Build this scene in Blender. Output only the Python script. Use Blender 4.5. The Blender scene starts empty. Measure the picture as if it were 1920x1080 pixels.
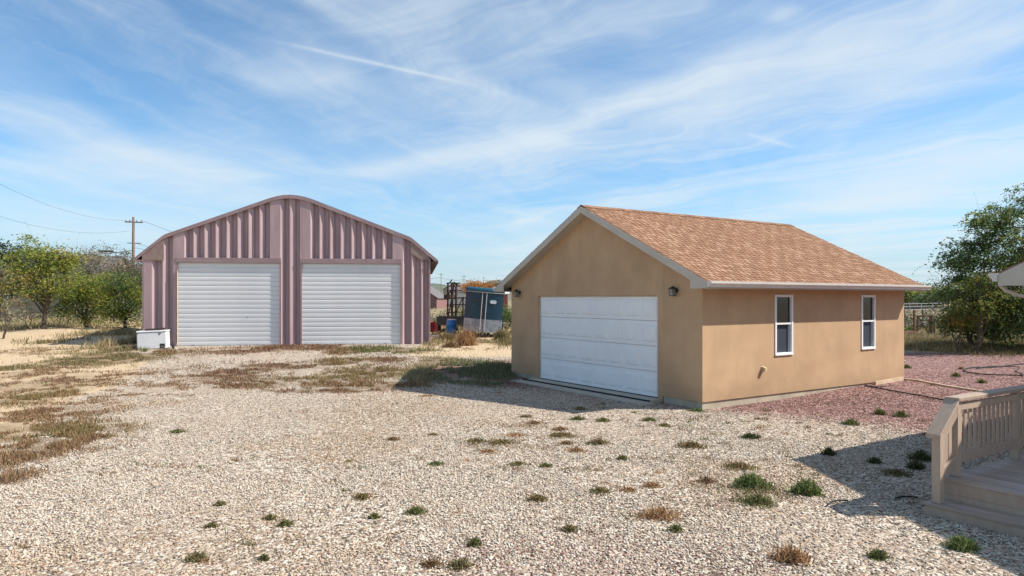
import bpy, math, random
import numpy as np
from mathutils import Vector, Matrix, Euler

random.seed(7)
RNG = np.random.default_rng(11)
S = bpy.context.scene
COL = S.collection
R = math.radians

# ------------------------------------------------------------------ camera
FPX, HY, CZ = 1300.0, 560.2, 2.41          # focal length in 1920-wide pixels, horizon row, eye height
cd = bpy.data.cameras.new('camera'); cam = bpy.data.objects.new('camera', cd); COL.objects.link(cam)
cd.sensor_width = 36; cd.lens = FPX / 1920 * 36; cd.shift_y = (HY - 540) / 1920
cd.clip_start = 0.1; cd.clip_end = 9000
cam.location = (0, 0, CZ); cam.rotation_euler = (R(90), 0, 0)
S.camera = cam

# ------------------------------------------------------------------ sun
SUN_EL = 44.0
SUN_TRAVEL = Vector((-1, 0.05, -math.tan(R(SUN_EL)) * 1.001)).normalized()
sd = bpy.data.lights.new('sun', 'SUN'); sun = bpy.data.objects.new('sun', sd); COL.objects.link(sun)
sd.energy = 4.5; sd.angle = R(0.55); sd.color = (1.0, 0.95, 0.87)
sun.rotation_euler = SUN_TRAVEL.to_track_quat('-Z', 'Y').to_euler()
sun.location = (30, 0, 40)

# ------------------------------------------------------------------ sky
W = bpy.data.worlds.new('World'); S.world = W; W.use_nodes = True
SKY_STRENGTH = 0.15

def build_sky():
    nt = W.node_tree; N = nt.nodes; L = nt.links; N.clear()
    def put(sock, v):
        if isinstance(v, bpy.types.NodeSocket): L.new(v, sock)
        else: sock.default_value = v
    def M(op, a, b=0.0, c=None, clamp=False):
        n = N.new('ShaderNodeMath'); n.operation = op; n.use_clamp = clamp
        put(n.inputs[0], a); put(n.inputs[1], b)
        if c is not None: put(n.inputs[2], c)
        return n.outputs[0]
    def MR(v, a, b, c=0.0, d=1.0, smooth=True):
        n = N.new('ShaderNodeMapRange'); n.interpolation_type = 'SMOOTHSTEP' if smooth else 'LINEAR'
        put(n.inputs[0], v)
        for i, x in enumerate((a, b, c, d)): n.inputs[i + 1].default_value = x
        return n.outputs[0]
    def noise(vec, scale, detail=5, rough=0.55, dist=0.0):
        n = N.new('ShaderNodeTexNoise'); n.inputs['Scale'].default_value = scale
        n.inputs['Detail'].default_value = detail; n.inputs['Roughness'].default_value = rough
        n.inputs['Distortion'].default_value = dist; L.new(vec, n.inputs['Vector']); return n.outputs[0]
    def XYZ(x, y, z=0.0):
        n = N.new('ShaderNodeCombineXYZ'); put(n.inputs[0], x); put(n.inputs[1], y); put(n.inputs[2], z); return n.outputs[0]
    sky = N.new('ShaderNodeTexSky'); sky.sky_type = 'NISHITA'; sky.sun_disc = False
    sky.sun_elevation = R(SUN_EL); sky.sun_rotation = R(90); sky.altitude = 1600; sky.air_density = 1.0
    sky.dust_density = 0.6; sky.ozone_density = 1.6
    tc = N.new('ShaderNodeTexCoord'); sp = N.new('ShaderNodeSeparateXYZ'); L.new(tc.outputs['Generated'], sp.inputs[0])
    c0 = 0.05
    zz = M('ADD', M('MAXIMUM', sp.outputs[2], 0.0), c0)
    u = M('DIVIDE', sp.outputs[0], zz); v = M('DIVIDE', sp.outputs[1], zz)
    def P(px, py):
        d = Vector(((px - 960) / FPX, 1, (HY - py) / FPX)).normalized(); return (d.x / (d.z + c0), d.y / (d.z + c0))
    warp = noise(XYZ(u, v), 0.7, 3)
    warp2 = noise(XYZ(u, v, 7.3), 0.9, 3)
    uw = M('ADD', u, M('MULTIPLY', M('SUBTRACT', warp, 0.5), 1.1)); vw = M('ADD', v, M('MULTIPLY', M('SUBTRACT', warp2, 0.5), 1.1))
    def layer(ang, sa, sb, z, lo, hi, detail=6):
        ca, sn = math.cos(ang), math.sin(ang)
        a = M('ADD', M('MULTIPLY', uw, ca * sa), M('MULTIPLY', vw, sn * sa))
        b = M('ADD', M('MULTIPLY', uw, -sn * sb), M('MULTIPLY', vw, ca * sb))
        return MR(noise(XYZ(a, b, z), 1.0, detail, 0.6), lo, hi)
    right = MR(u, -1.2, 0.6)
    lA = layer(R(-46), 0.22, 1.5, 1.0, 0.38, 0.70)
    lB = layer(R(75), 0.30, 1.7, 4.0, 0.42, 0.78)
    lC = layer(R(20), 0.6, 0.9, 9.0, 0.36, 0.85, 4)
    fine = layer(R(-46), 0.7, 6.0, 3.0, 0.28, 0.74, 6)
    fine2 = layer(R(-40), 2.2, 16.0, 5.0, 0.25, 0.75, 5)
    fine3 = layer(R(72), 0.8, 6.0, 6.0, 0.30, 0.76, 6)
    cl = M('ADD', M('MULTIPLY', M('MULTIPLY', lA, right), 0.85), M('MULTIPLY', lB, M('ADD', M('MULTIPLY', right, -0.35), 0.85)))
    cl = M('MULTIPLY', M('ADD', cl, M('MULTIPLY', lC, 0.42)), M('ADD', M('ADD', M('MULTIPLY', M('MULTIPLY', fine, right), 0.60), M('MULTIPLY', fine2, 0.30)), M('ADD', M('MULTIPLY', fine3, 0.25), 0.42)))
    # single long cirrus streaks and three vapour trails
    def streak(x0, y0, x1, y1, w, amp, wob=0.10, fs=2.0, e=0.25):
        p, q = P(x0, y0), P(x1, y1); dx, dy = q[0] - p[0], q[1] - p[1]; Ln = math.hypot(dx, dy); ax, ay = dx / Ln, dy / Ln
        t = M('ADD', M('ADD', M('MULTIPLY', u, ax / Ln), M('MULTIPLY', v, ay / Ln)), -(p[0] * ax + p[1] * ay) / Ln)
        b = M('ADD', M('ADD', M('MULTIPLY', u, -ay), M('MULTIPLY', v, ax)), (p[0] * ay - p[1] * ax))
        b = M('ADD', b, M('MULTIPLY', M('SUBTRACT', noise(XYZ(u, v, x0 * .01), fs, 4), 0.5), wob * 2))
        g = M('DIVIDE', 1.0, M('ADD', 1.0, M('POWER', M('ABSOLUTE', M('DIVIDE', b, w)), 2.4)))
        f = M('MULTIPLY', MR(t, 0.0, e), MR(t, 1.0 - e, 1.0, 1.0, 0.0))
        md = M('ADD', M('MULTIPLY', noise(XYZ(M('MULTIPLY', u, 3), M('MULTIPLY', v, 3), y0 * .01), 1.5, 6, 0.65), 1.2), 0.2)
        return M('MULTIPLY', M('MULTIPLY', M('MULTIPLY', g, f), md), amp * 1.7)
    for a in [(640, 335, 1080, 245, 0.16, .62, .12, 1.2, .12), (960, 282, 1620, 20, 0.10, .42, .08, 1.5, .2),
              (1180, 250, 1800, 30, 0.22, .36, .15, 1.2, .3), (1560, 190, 2000, 20, 0.12, .40, .1, 1.4, .25),
              (1500, 405, 2050, 255, 0.42, .70, .2, .8, .2), (0, 255, 560, 395, 0.45, .48, .25, .8, .25),
              (150, 255, 520, 345, 0.20, .42, .15, 1.0, .25), (430, 160, 700, 130, 0.14, .28, .15, 2.0, .3),
              (480, 70, 925, 168, 0.014, .50, .012, 2.0, .35), (1375, 243, 1505, 281, 0.022, .42, .01, 2.0, .4),
              (1430, 48, 1505, 5, 0.035, .30, .02, 2.0, .4), (-60, 235, 260, 240, 0.3, .3, .2, 1.0, .3),
              (-100, 420, 420, 450, 1.0, .32, .4, .6, .3)]:
        cl = M('ADD', cl, streak(*a))
    cl = M('SUBTRACT', 1.0, M('EXPONENT', M('MULTIPLY', cl, -1.05)))
    cl = M('MULTIPLY', cl, 0.97)
    mix = N.new('ShaderNodeMix'); mix.data_type = 'RGBA'; mix.clamp_factor = True
    put(mix.inputs[0], cl)
    # the clear sky itself, a little lighter as the long exposure shows it
    g = N.new('ShaderNodeMix'); g.data_type = 'RGBA'; g.blend_type = 'MULTIPLY'; g.inputs[0].default_value = 1
    L.new(sky.outputs[0], g.inputs[6]); g.inputs[7].default_value = (0.53, 0.72, 0.78, 1)
    hz_ = N.new('ShaderNodeMix'); hz_.data_type = 'RGBA'; L.new(MR(sp.outputs[2], -0.02, 0.20, 0.90, 0.0), hz_.inputs[0])
    L.new(g.outputs[2], hz_.inputs[6]); hz_.inputs[7].default_value = (2.2, 2.75, 3.2, 1)
    L.new(hz_.outputs[2], mix.inputs[6]); mix.inputs[7].default_value = (3.45, 3.85, 4.1, 1)
    bg = N.new('ShaderNodeBackground'); L.new(mix.outputs[2], bg.inputs[0]); bg.inputs[1].default_value = SKY_STRENGTH
    out = N.new('ShaderNodeOutputWorld'); L.new(bg.outputs[0], out.inputs[0])
build_sky()

S.view_settings.view_transform = 'Standard'; S.view_settings.look = 'None'
S.view_settings.exposure = 0.60; S.view_settings.gamma = 1.0; S.view_settings.use_curve_mapping = False
S.render.engine = 'CYCLES'

# ------------------------------------------------------------------ numeric noise
def _hash(ix, iy, seed):
    h = (ix.astype(np.int64) * 374761393 + iy.astype(np.int64) * 668265263 + seed * 1442695041) & 0xffffffff
    h = ((h ^ (h >> 13)) * 1274126177) & 0xffffffff
    return ((h ^ (h >> 16)) & 0xffff) / 65535.0
def vnoise(x, y, scale, seed=0, octaves=3):
    x = np.asarray(x, float) * scale; y = np.asarray(y, float) * scale; out = 0; amp = 1; tot = 0
    for o in range(octaves):
        ix = np.floor(x); iy = np.floor(y); fx = x - ix; fy = y - iy
        fx = fx * fx * (3 - 2 * fx); fy = fy * fy * (3 - 2 * fy); s = seed + o * 17
        a = _hash(ix, iy, s); b = _hash(ix + 1, iy, s); c = _hash(ix, iy + 1, s); d = _hash(ix + 1, iy + 1, s)
        out = out + amp * ((a * (1 - fx) + b * fx) * (1 - fy) + (c * (1 - fx) + d * fx) * fy)
        tot += amp; amp *= 0.5; x = x * 2.03; y = y * 2.03
    return out / tot
def sstep(t):
    t = np.clip(t, 0, 1); return t * t * (3 - 2 * t)
def gz(x, y):
    """height of the ground"""
    x = np.asarray(x, float); y = np.asarray(y, float)
    z = 0.34 * sstep((y - 17) / 13.5)
    z = z + 0.10 * sstep((x - 6) / 4) * sstep((y - 14) / 5) * (1 - sstep((y - 26) / 10))
    berm = sstep((-15.8 - x - 0.25 * (y - 30)) / 3.5) * sstep((y - 28.5) / 8)
    z = z + berm * (0.42 + 0.42 * (vnoise(x, y, 0.35, 3) - 0.4))
    z = z + 0.03 * (vnoise(x, y, 0.5, 8) - 0.5) * sstep((y - 9) / 6)
    z = z + .16 * (vnoise(x, y, 1.1, 44, 3) - .5) * sstep((-12.5 - x) / 3) * sstep((y - 21) / 5) * (1 - sstep((y - 45) / 10))
    far = sstep((np.hypot(x, y) - 45) / 60)
    z = z + far * (vnoise(x, y, 0.02, 5) - 0.5) * 1.2
    # keep the ground level under the two garages
    dx = x - 4.15; dy = y - 15.11; u = dx * .839 + dy * .544; v = -dx * .544 + dy * .839
    g = (1 - sstep((np.abs(u - 2.9) - 5.6) / 1.2)) * (1 - sstep((np.abs(v - 3.83) - 3.9) / 1.2))
    z = z * (1 - g) + g * (-0.012 + 0.12 * sstep((u - 2) / 5) + 0.06 * sstep((v - 5.5) / 2.5))
    return z
def gzf(x, y): return float(gz(x, y))
def gp(px, py):
    """ground point seen at a pixel of the photograph (used to measure the layout)"""
    z = 0.1
    for _ in range(12):
        Y = (CZ - z) * FPX / max(py - HY, 1); X = (px - 960) / FPX * Y; z = 0.5 * z + 0.5 * gzf(X, Y)
    return X, Y, gzf(X, Y)
def at(px, py, Y): return Vector(((px - 960) / FPX * Y, Y, CZ + (HY - py) / FPX * Y))

# ------------------------------------------------------------------ materials
def new_mat(name):
    m = bpy.data.materials.new(name); m.use_nodes = True; nt = m.node_tree
    b = nt.nodes['Principled BSDF']; return m, nt, b
def mat(name, c1, c2=None, rough=0.7, scale=6.0, detail=5, lo=0.35, hi=0.65, bump=0.0, bscale=None, metal=0.0, stretch=(1, 1, 1),
        c3=None, c3scale=1.0, c3lo=0.55, c3hi=0.7, spec=0.4, bdist=0.01, coords='Object', rnd=0.0):
    m, nt, b = new_mat(name); N = nt.nodes; L = nt.links
    b.inputs['Roughness'].default_value = rough; b.inputs['Metallic'].default_value = metal
    b.inputs['Specular IOR Level'].default_value = spec
    tc = N.new('ShaderNodeTexCoord'); mp = N.new('ShaderNodeMapping'); mp.inputs['Scale'].default_value = stretch
    if coords == 'World':
        ge = N.new('ShaderNodeNewGeometry'); L.new(ge.outputs['Position'], mp.inputs[0])
    else: L.new(tc.outputs[coords], mp.inputs[0])
    c2 = c2 or c1
    n = N.new('ShaderNodeTexNoise'); n.inputs['Scale'].default_value = scale; n.inputs['Detail'].default_value = detail
    L.new(mp.outputs[0], n.inputs['Vector'])
    mr = N.new('ShaderNodeMapRange'); mr.inputs[1].default_value = lo; mr.inputs[2].default_value = hi; L.new(n.outputs[0], mr.inputs[0])
    mx = N.new('ShaderNodeMix'); mx.data_type = 'RGBA'; L.new(mr.outputs[0], mx.inputs[0])
    mx.inputs[6].default_value = (*c1, 1); mx.inputs[7].default_value = (*c2, 1); col = mx.outputs[2]
    if c3:
        n3 = N.new('ShaderNodeTexNoise'); n3.inputs['Scale'].default_value = c3scale; n3.inputs['Detail'].default_value = 6
        L.new(mp.outputs[0], n3.inputs['Vector'])
        r3 = N.new('ShaderNodeMapRange'); r3.inputs[1].default_value = c3lo; r3.inputs[2].default_value = c3hi; L.new(n3.outputs[0], r3.inputs[0])
        m3 = N.new('ShaderNodeMix'); m3.data_type = 'RGBA'; L.new(r3.outputs[0], m3.inputs[0]); L.new(col, m3.inputs[6])
        m3.inputs[7].default_value = (*c3, 1); col = m3.outputs[2]
    if rnd:
        oi = N.new('ShaderNodeObjectInfo'); rr_ = N.new('ShaderNodeMapRange'); rr_.inputs[3].default_value = 1 - rnd; rr_.inputs[4].default_value = 1 + rnd; L.new(oi.outputs['Random'], rr_.inputs[0])
        vs = N.new('ShaderNodeVectorMath'); vs.operation = 'SCALE'; L.new(col, vs.inputs[0]); L.new(rr_.outputs[0], vs.inputs['Scale']); col = vs.outputs[0]
    L.new(col, b.inputs['Base Color'])
    if bump:
        nb = N.new('ShaderNodeTexNoise'); nb.inputs['Scale'].default_value = bscale or scale * 4; nb.inputs['Detail'].default_value = 4
        L.new(mp.outputs[0], nb.inputs['Vector'])
        bp = N.new('ShaderNodeBump'); bp.inputs['Strength'].default_value = bump; bp.inputs['Distance'].default_value = bdist
        L.new(nb.outputs[0], bp.inputs['Height']); L.new(bp.outputs[0], b.inputs['Normal'])
    return m
def attr_mat(name, rough=0.85, transl=0.0, var=0.0, spec=0.2):
    """colour comes from the 'col' attribute of the mesh (each stone, blade or leaf has its own)"""
    m, nt, b = new_mat(name); N = nt.nodes; L = nt.links
    a = N.new('ShaderNodeAttribute'); a.attribute_name = 'col'; col = a.outputs['Color']
    if var:
        ge = N.new('ShaderNodeNewGeometry'); n = N.new('ShaderNodeTexNoise'); n.inputs['Scale'].default_value = 60; L.new(ge.outputs['Position'], n.inputs['Vector'])
        mr = N.new('ShaderNodeMapRange'); mr.inputs[3].default_value = 1 - var; mr.inputs[4].default_value = 1 + var; mr.inputs[1].default_value = .3; mr.inputs[2].default_value = .7
        L.new(n.outputs[0], mr.inputs[0]); vm = N.new('ShaderNodeVectorMath'); vm.operation = 'SCALE'; L.new(col, vm.inputs[0]); L.new(mr.outputs[0], vm.inputs['Scale']); col = vm.outputs[0]
    L.new(col, b.inputs['Base Color'])
    b.inputs['Roughness'].default_value = rough; b.inputs['Specular IOR Level'].default_value = spec
    if transl:
        tr = N.new('ShaderNodeBsdfTranslucent'); L.new(col, tr.inputs[0]); mx = N.new('ShaderNodeMixShader'); mx.inputs[0].default_value = transl
        L.new(b.outputs[0], mx.inputs[1]); L.new(tr.outputs[0], mx.inputs[2]); L.new(mx.outputs[0], N['Material Output'].inputs[0])
    return m

MT = {}
MT['stucco'] = mat('stucco', (.55, .368, .222), (.478, .313, .187), .9, 1.6, 6, .3, .7, .5, 90, bdist=.004, c3=(.40, .265, .155), c3scale=.9, c3lo=.48, c3hi=.85, spec=.15)
def base_dirt(m):
    nt = m.node_tree; N = nt.nodes; L = nt.links; b = N['Principled BSDF']; src = b.inputs['Base Color'].links[0].from_socket
    ge = N.new('ShaderNodeNewGeometry'); sp = N.new('ShaderNodeSeparateXYZ'); L.new(ge.outputs['Position'], sp.inputs[0])
    n = N.new('ShaderNodeTexNoise'); n.inputs['Scale'].default_value = 3.5; n.inputs['Detail'].default_value = 7; n.inputs['Roughness'].default_value = .7; L.new(ge.outputs['Position'], n.inputs['Vector'])
    a = N.new('ShaderNodeMath'); a.operation = 'MULTIPLY_ADD'; L.new(n.outputs[0], a.inputs[0]); a.inputs[1].default_value = -.9; L.new(sp.outputs[2], a.inputs[2])
    mr = N.new('ShaderNodeMapRange'); mr.inputs[1].default_value = -.35; mr.inputs[2].default_value = .12; mr.inputs[3].default_value = .55; mr.inputs[4].default_value = 0; L.new(a.outputs[0], mr.inputs[0])
    # thin vertical weather streaks
    mp = N.new('ShaderNodeMapping'); mp.inputs['Scale'].default_value = (5, 5, .35); L.new(ge.outputs['Position'], mp.inputs[0])
    n2 = N.new('ShaderNodeTexNoise'); n2.inputs['Scale'].default_value = 1.6; n2.inputs['Detail'].default_value = 5; L.new(mp.outputs[0], n2.inputs['Vector'])
    m2 = N.new('ShaderNodeMapRange'); m2.inputs[1].default_value = .56; m2.inputs[2].default_value = .80; m2.inputs[4].default_value = .30; L.new(n2.outputs[0], m2.inputs[0])
    mx_ = N.new('ShaderNodeMath'); mx_.operation = 'MAXIMUM'; L.new(mr.outputs[0], mx_.inputs[0]); L.new(m2.outputs[0], mx_.inputs[1])
    mx = N.new('ShaderNodeMix'); mx.data_type = 'RGBA'; L.new(mx_.outputs[0], mx.inputs[0]); L.new(src, mx.inputs[6]); mx.inputs[7].default_value = (.34, .23, .14, 1)
    L.new(mx.outputs[2], b.inputs['Base Color'])
base_dirt(MT['stucco'])
MT['concrete'] = mat('concrete', (.48, .41, .31), (.36, .31, .24), .9, 3, 6, bump=.3, bscale=60, bdist=.004, spec=.2)
MT['slab_concrete'] = mat('slab_concrete', (.52, .46, .38), (.44, .39, .32), .9, 3, 6, bump=.2, bscale=60, bdist=.004, spec=.2)
MT['trim'] = mat('painted_trim', (.53, .475, .40), (.49, .435, .365), .6, 2, 4, bump=.05, bscale=30, bdist=.002)
MT['white_metal'] = mat('white_steel', (.86, .86, .85), (.82, .82, .82), .45, 1.2, 4, spec=.4, c3=(.70, .67, .61), c3scale=2.2, c3lo=.66, c3hi=1.0)
MT['gutter'] = mat('gutter_paint', (.66, .62, .57), (.60, .56, .52), .4, 3, 4)
MT['vinyl'] = mat('window_vinyl', (.80, .80, .79), (.76, .76, .75), .4, 3, 3)
MT['glass_dark'] = mat('dark_glass', (.012, .012, .02), (.018, .018, .026), .08, 2, 2, spec=.5)
MT['screen'] = mat('insect_screen', (.035, .042, .058), (.05, .058, .075), .55, 150, 2, spec=.2)
MT['curtain'] = mat('inner_frame_pale', (.42, .50, .55), None, .5)
MT['black_metal'] = mat('black_metal', (.012, .012, .014), (.03, .028, .028), .45, 20, 3, spec=.5)
MT['lamp_glass'] = mat('lamp_glass', (.16, .17, .17), (.26, .27, .26), .12, 8, 2, spec=.6)
MT['rubber'] = mat('black_rubber', (.015, .015, .016), (.03, .028, .027), .75, 12, 3)
MT['pink_steel'] = mat('pink_painted_steel', (.46, .33, .338), (.37, .255, .267), .55, 1.1, 6, .3, .7, .12, 14, stretch=(3, 3, .5), c3=(.48, .37, .37), c3scale=2.0, c3lo=.55, c3hi=.8, bdist=.006)
MT['pink_trim'] = mat('pink_trim', (.35, .25, .25), (.29, .20, .205), .55, 2.0, 6, stretch=(1, 1, 1), c3=(.28, .16, .15), c3scale=5, c3lo=.6, c3hi=.85)
MT['tan_board'] = mat('weathered_board', (.33, .235, .20), (.27, .185, .165), .8, 5, 6, bump=.2, bscale=40)
MT['roof_pink'] = mat('roof_steel', (.24, .185, .175), (.31, .25, .235), .45, 2.5, 5, metal=.2)
MT['door_slat'] = mat('roll_door_slat', (.75, .75, .75), (.67, .675, .685), .42, .9, 4, stretch=(.6, 1, 3), spec=.4)
MT['cream'] = mat('cream_wood', (.60, .53, .42), (.5, .43, .33), .7, 5, 4)
MT['deck_wood'] = mat('deck_stained_board', (.40, .31, .25), (.31, .235, .19), .65, 3.0, 8, .3, .7, .25, 20, stretch=(6, .7, 6), c3=(.47, .42, .40), c3scale=1.3, c3lo=.5, c3hi=.75, bdist=.004, rnd=.16)
MT['rail_wood'] = mat('painted_rail_wood', (.445, .335, .25), (.39, .285, .215), .65, 5, 6, .35, .65, .25, 25, stretch=(3, 3, 1), bdist=.003, rnd=.07, c3=(.38, .29, .22), c3scale=4, c3lo=.58, c3hi=.85)
MT['plain_wood'] = mat('pale_lumber', (.62, .47, .33), (.5, .36, .24), .8, 4, 5, bump=.3)
MT['old_wood'] = mat('old_brown_wood', (.16, .075, .04), (.24, .13, .08), .85, 4, 5, stretch=(4, 4, 1))
MT['pole_wood'] = mat('pole_wood', (.15, .10, .075), (.22, .14, .10), .9, 3, 5, stretch=(5, 5, .5))
MT['bark'] = mat('bark', (.075, .055, .042), (.13, .10, .08), .95, 8, 5, bump=.4, bscale=30, stretch=(3, 3, 1))
MT['pale_bark'] = mat('pale_bark', (.34, .29, .24), (.22, .18, .15), .95, 8, 4)
MT['wire'] = mat('wire', (.06, .06, .065), None, .6)
MT['white_enamel'] = mat('white_enamel', (.76, .76, .76), (.68, .69, .70), .3, 1.5, 5, c3=(.45, .42, .38), c3scale=5, c3lo=.62, c3hi=.8)
MT['trailer_blue'] = mat('trailer_blue_paint', (.008, .034, .060), (.010, .045, .078), .35, 2.5, 5, c3=(.03, .08, .11), c3scale=4, c3lo=.6, c3hi=.85)
MT['trailer_teal'] = mat('trailer_roof_teal', (.012, .075, .12), (.02, .10, .15), .3, 3, 4)
MT['galv'] = mat('galvanised_panel', (.33, .37, .42), (.18, .21, .25), .4, 4, 6, .35, .65, metal=.3, c3=(.10, .11, .13), c3scale=6, c3lo=.6, c3hi=.75)
MT['galv_plain'] = mat('galvanised_rod', (.55, .56, .58), (.4, .4, .42), .4, 9, 4, metal=.3)
MT['barrel_blue'] = mat('blue_plastic', (.015, .16, .47), (.03, .22, .55), .4, 3, 3)
MT['faded_red'] = mat('faded_red_plastic', (.50, .055, .06), (.42, .10, .09), .5, 6, 3)
MT['rust'] = mat('rusty_steel', (.04, .027, .024), (.075, .045, .035), .9, 8, 5)
MT['dark_tarp'] = mat('dark_tarp', (.02, .02, .024), (.04, .04, .045), .7, 5, 4)
MT['far_roof'] = mat('far_roof', (.13, .12, .125), (.17, .155, .15), .9, 2, 4)
MT['far_red_roof'] = mat('far_red_roof', (.20, .10, .10), (.25, .14, .13), .9, 2, 4)
MT['far_beige'] = mat('far_beige_wall', (.36, .30, .22), (.31, .25, .19), .9, 1, 4)
MT['far_white'] = mat('far_white_wall', (.62, .60, .57), (.55, .53, .5), .9, 1, 4)
MT['far_brick'] = mat('far_brick_wall', (.36, .10, .07), (.28, .09, .07), .9, 3, 4)
MT['far_brown'] = mat('far_brown_wall', (.20, .15, .13), (.15, .11, .10), .9, 2, 4)
MT['insulator'] = mat('insulator', (.25, .26, .27), None, .3)
MT['terracotta'] = mat('terracotta', (.42, .17, .10), (.35, .13, .08), .85, 5, 4)
MT['steel_fence'] = mat('fence_steel', (.35, .36, .36), None, .5)
MT['leaf'] = attr_mat('leaf', .6, .5, spec=.3)
MT['blade'] = attr_mat('grass_blade', .8, .15)
MT['stone'] = attr_mat('gravel_stone', .85, 0, .12)
MT['shingle'] = attr_mat('asphalt_shingle', .95, 0, .12, spec=.1)
MT['hill'] = mat('hill_scrub', (.085, .115, .085), (.13, .14, .10), .95, .05, 8, .4, .6)
MT['hill_blue'] = mat('hill_forest_haze', (.075, .11, .13), (.10, .135, .14), .95, .02, 8, .4, .6)  # blue haze of the distance is put into the forest colour
MT['hill_brown'] = mat('hill_dry', (.17, .16, .12), (.12, .13, .10), .95, .05, 8, .4, .6)

def ground_material():
    m, nt, b = new_mat('yard_ground'); N = nt.nodes; L = nt.links
    b.inputs['Roughness'].default_value = .95; b.inputs['Specular IOR Level'].default_value = .1
    ge = N.new('ShaderNodeNewGeometry'); pos = ge.outputs['Position']
    def noise(s, d=5, r=.6):
        n = N.new('ShaderNodeTexNoise'); n.inputs['Scale'].default_value = s; n.inputs['Detail'].default_value = d; n.inputs['Roughness'].default_value = r
        L.new(pos, n.inputs['Vector']); return n.outputs[0]
    def ramp(f, stops, const=False):
        r = N.new('ShaderNodeValToRGB'); L.new(f, r.inputs[0]); cr = r.color_ramp
        if const: cr.interpolation = 'CONSTANT'
        while len(cr.elements) < len(stops): cr.elements.new(.5)
        for e, (p, c) in zip(cr.elements, stops): e.position = p; e.color = (*c, 1)
        return r.outputs[0]
    def mix(f, a, c, bt='MIX'):
        n = N.new('ShaderNodeMix'); n.data_type = 'RGBA'; n.blend_type = bt
        for s, v in ((n.inputs[0], f), (n.inputs[6], a), (n.inputs[7], c)):
            if isinstance(v, bpy.types.NodeSocket): L.new(v, s)
            elif isinstance(v, tuple): s.default_value = (*v, 1)
            else: s.default_value = v
        return n.outputs[2]
    def mth(op, a, c, clamp=False):
        n = N.new('ShaderNodeMath'); n.operation = op; n.use_clamp = clamp
        for s, v in ((n.inputs[0], a), (n.inputs[1], c)):
            if isinstance(v, bpy.types.NodeSocket): L.new(v, s)
            else: s.default_value = v
        return n.outputs[0]
    vo = N.new('ShaderNodeTexVoronoi'); vo.inputs['Scale'].default_value = 26; L.new(pos, vo.inputs['Vector'])
    sp = N.new('ShaderNodeSeparateColor'); L.new(vo.outputs['Color'], sp.inputs[0])
    vo2 = N.new('ShaderNodeTexVoronoi'); vo2.inputs['Scale'].default_value = 9; L.new(pos, vo2.inputs['Vector'])
    sp2 = N.new('ShaderNodeSeparateColor'); L.new(vo2.outputs['Color'], sp2.inputs[0])
    white = ramp(sp.outputs[0], [(0, (.12, .095, .075)), (.16, (.29, .225, .165)), (.34, (.45, .365, .28)), (.52, (.57, .485, .385)), (.72, (.66, .59, .49)), (.9, (.40, .27, .19))], True)
    big = noise(.45, 5)
    white = mix(mth('MULTIPLY', mth('SUBTRACT', big, .45, True), 2.6, True), white, (.46, .35, .26))
    red = ramp(sp.outputs[0], [(0, (.09, .05, .045)), (.2, (.20, .10, .09)), (.45, (.28, .15, .135)), (.7, (.36, .22, .195)), (.88, (.46, .34, .30))], True)
    sand = mix(noise(1.2, 7), (.60, .46, .30), (.46, .34, .215))
    sand = mix(mth('MULTIPLY', mth('SUBTRACT', noise(9, 6, .7), .5, True), 2.5, True), sand, (.36, .25, .155))
    field = mix(noise(.25, 6, .7), (.24, .20, .115), (.36, .29, .18))
    field = mix(mth('MULTIPLY', mth('SUBTRACT', noise(1.5, 6, .75), .48, True), 4, True), field, (.15, .15, .075))
    at_ = N.new('ShaderNodeAttribute'); at_.attribute_name = 'zone'; za = N.new('ShaderNodeSeparateColor'); L.new(at_.outputs['Color'], za.inputs[0])
    brk = mth('MULTIPLY', mth('SUBTRACT', noise(2.2, 7, .75), .5), 1.1)
    brk2 = mth('MULTIPLY', mth('SUBTRACT', sp.outputs[1], .5), .9)
    def edge(ch, s=3.0, k=None):
        v = mth('ADD', ch, mth('MULTIPLY', k or brk, .9)); return mth('MULTIPLY', mth('SUBTRACT', v, .5 - .5 / s), s, True)
    base = mix(edge(za.outputs[1], 2.2, brk2), white, red)
    base = mix(edge(za.outputs[0], 3), base, sand)
    base = mix(edge(za.outputs[2], 3), base, field)
    # litter and old weeds between the stones
    wd = N.new('ShaderNodeAttribute'); wd.attribute_name = 'litter'
    base = mix(mth('MULTIPLY', edge(wd.outputs['Fac'], 3), .75), base, mix(noise(6, 5), (.23, .14, .085), (.17, .125, .07)))
    L.new(base, b.inputs['Base Color'])
    d = mth('MULTIPLY', vo.outputs['Distance'], -1.0)
    gm = mth('SUBTRACT', 1.0, mth('MAXIMUM', za.outputs[0], za.outputs[2]), True)
    h = mth('ADD', mth('MULTIPLY', mth('MULTIPLY', d, gm), 1.0), mth('MULTIPLY', noise(5, 8, .7), .9))
    bp = N.new('ShaderNodeBump'); bp.inputs['Strength'].default_value = .8; bp.inputs['Distance'].default_value = .03
    L.new(h, bp.inputs['Height']); L.new(bp.outputs[0], b.inputs['Normal'])
    return m
MT['ground'] = ground_material()

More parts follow.
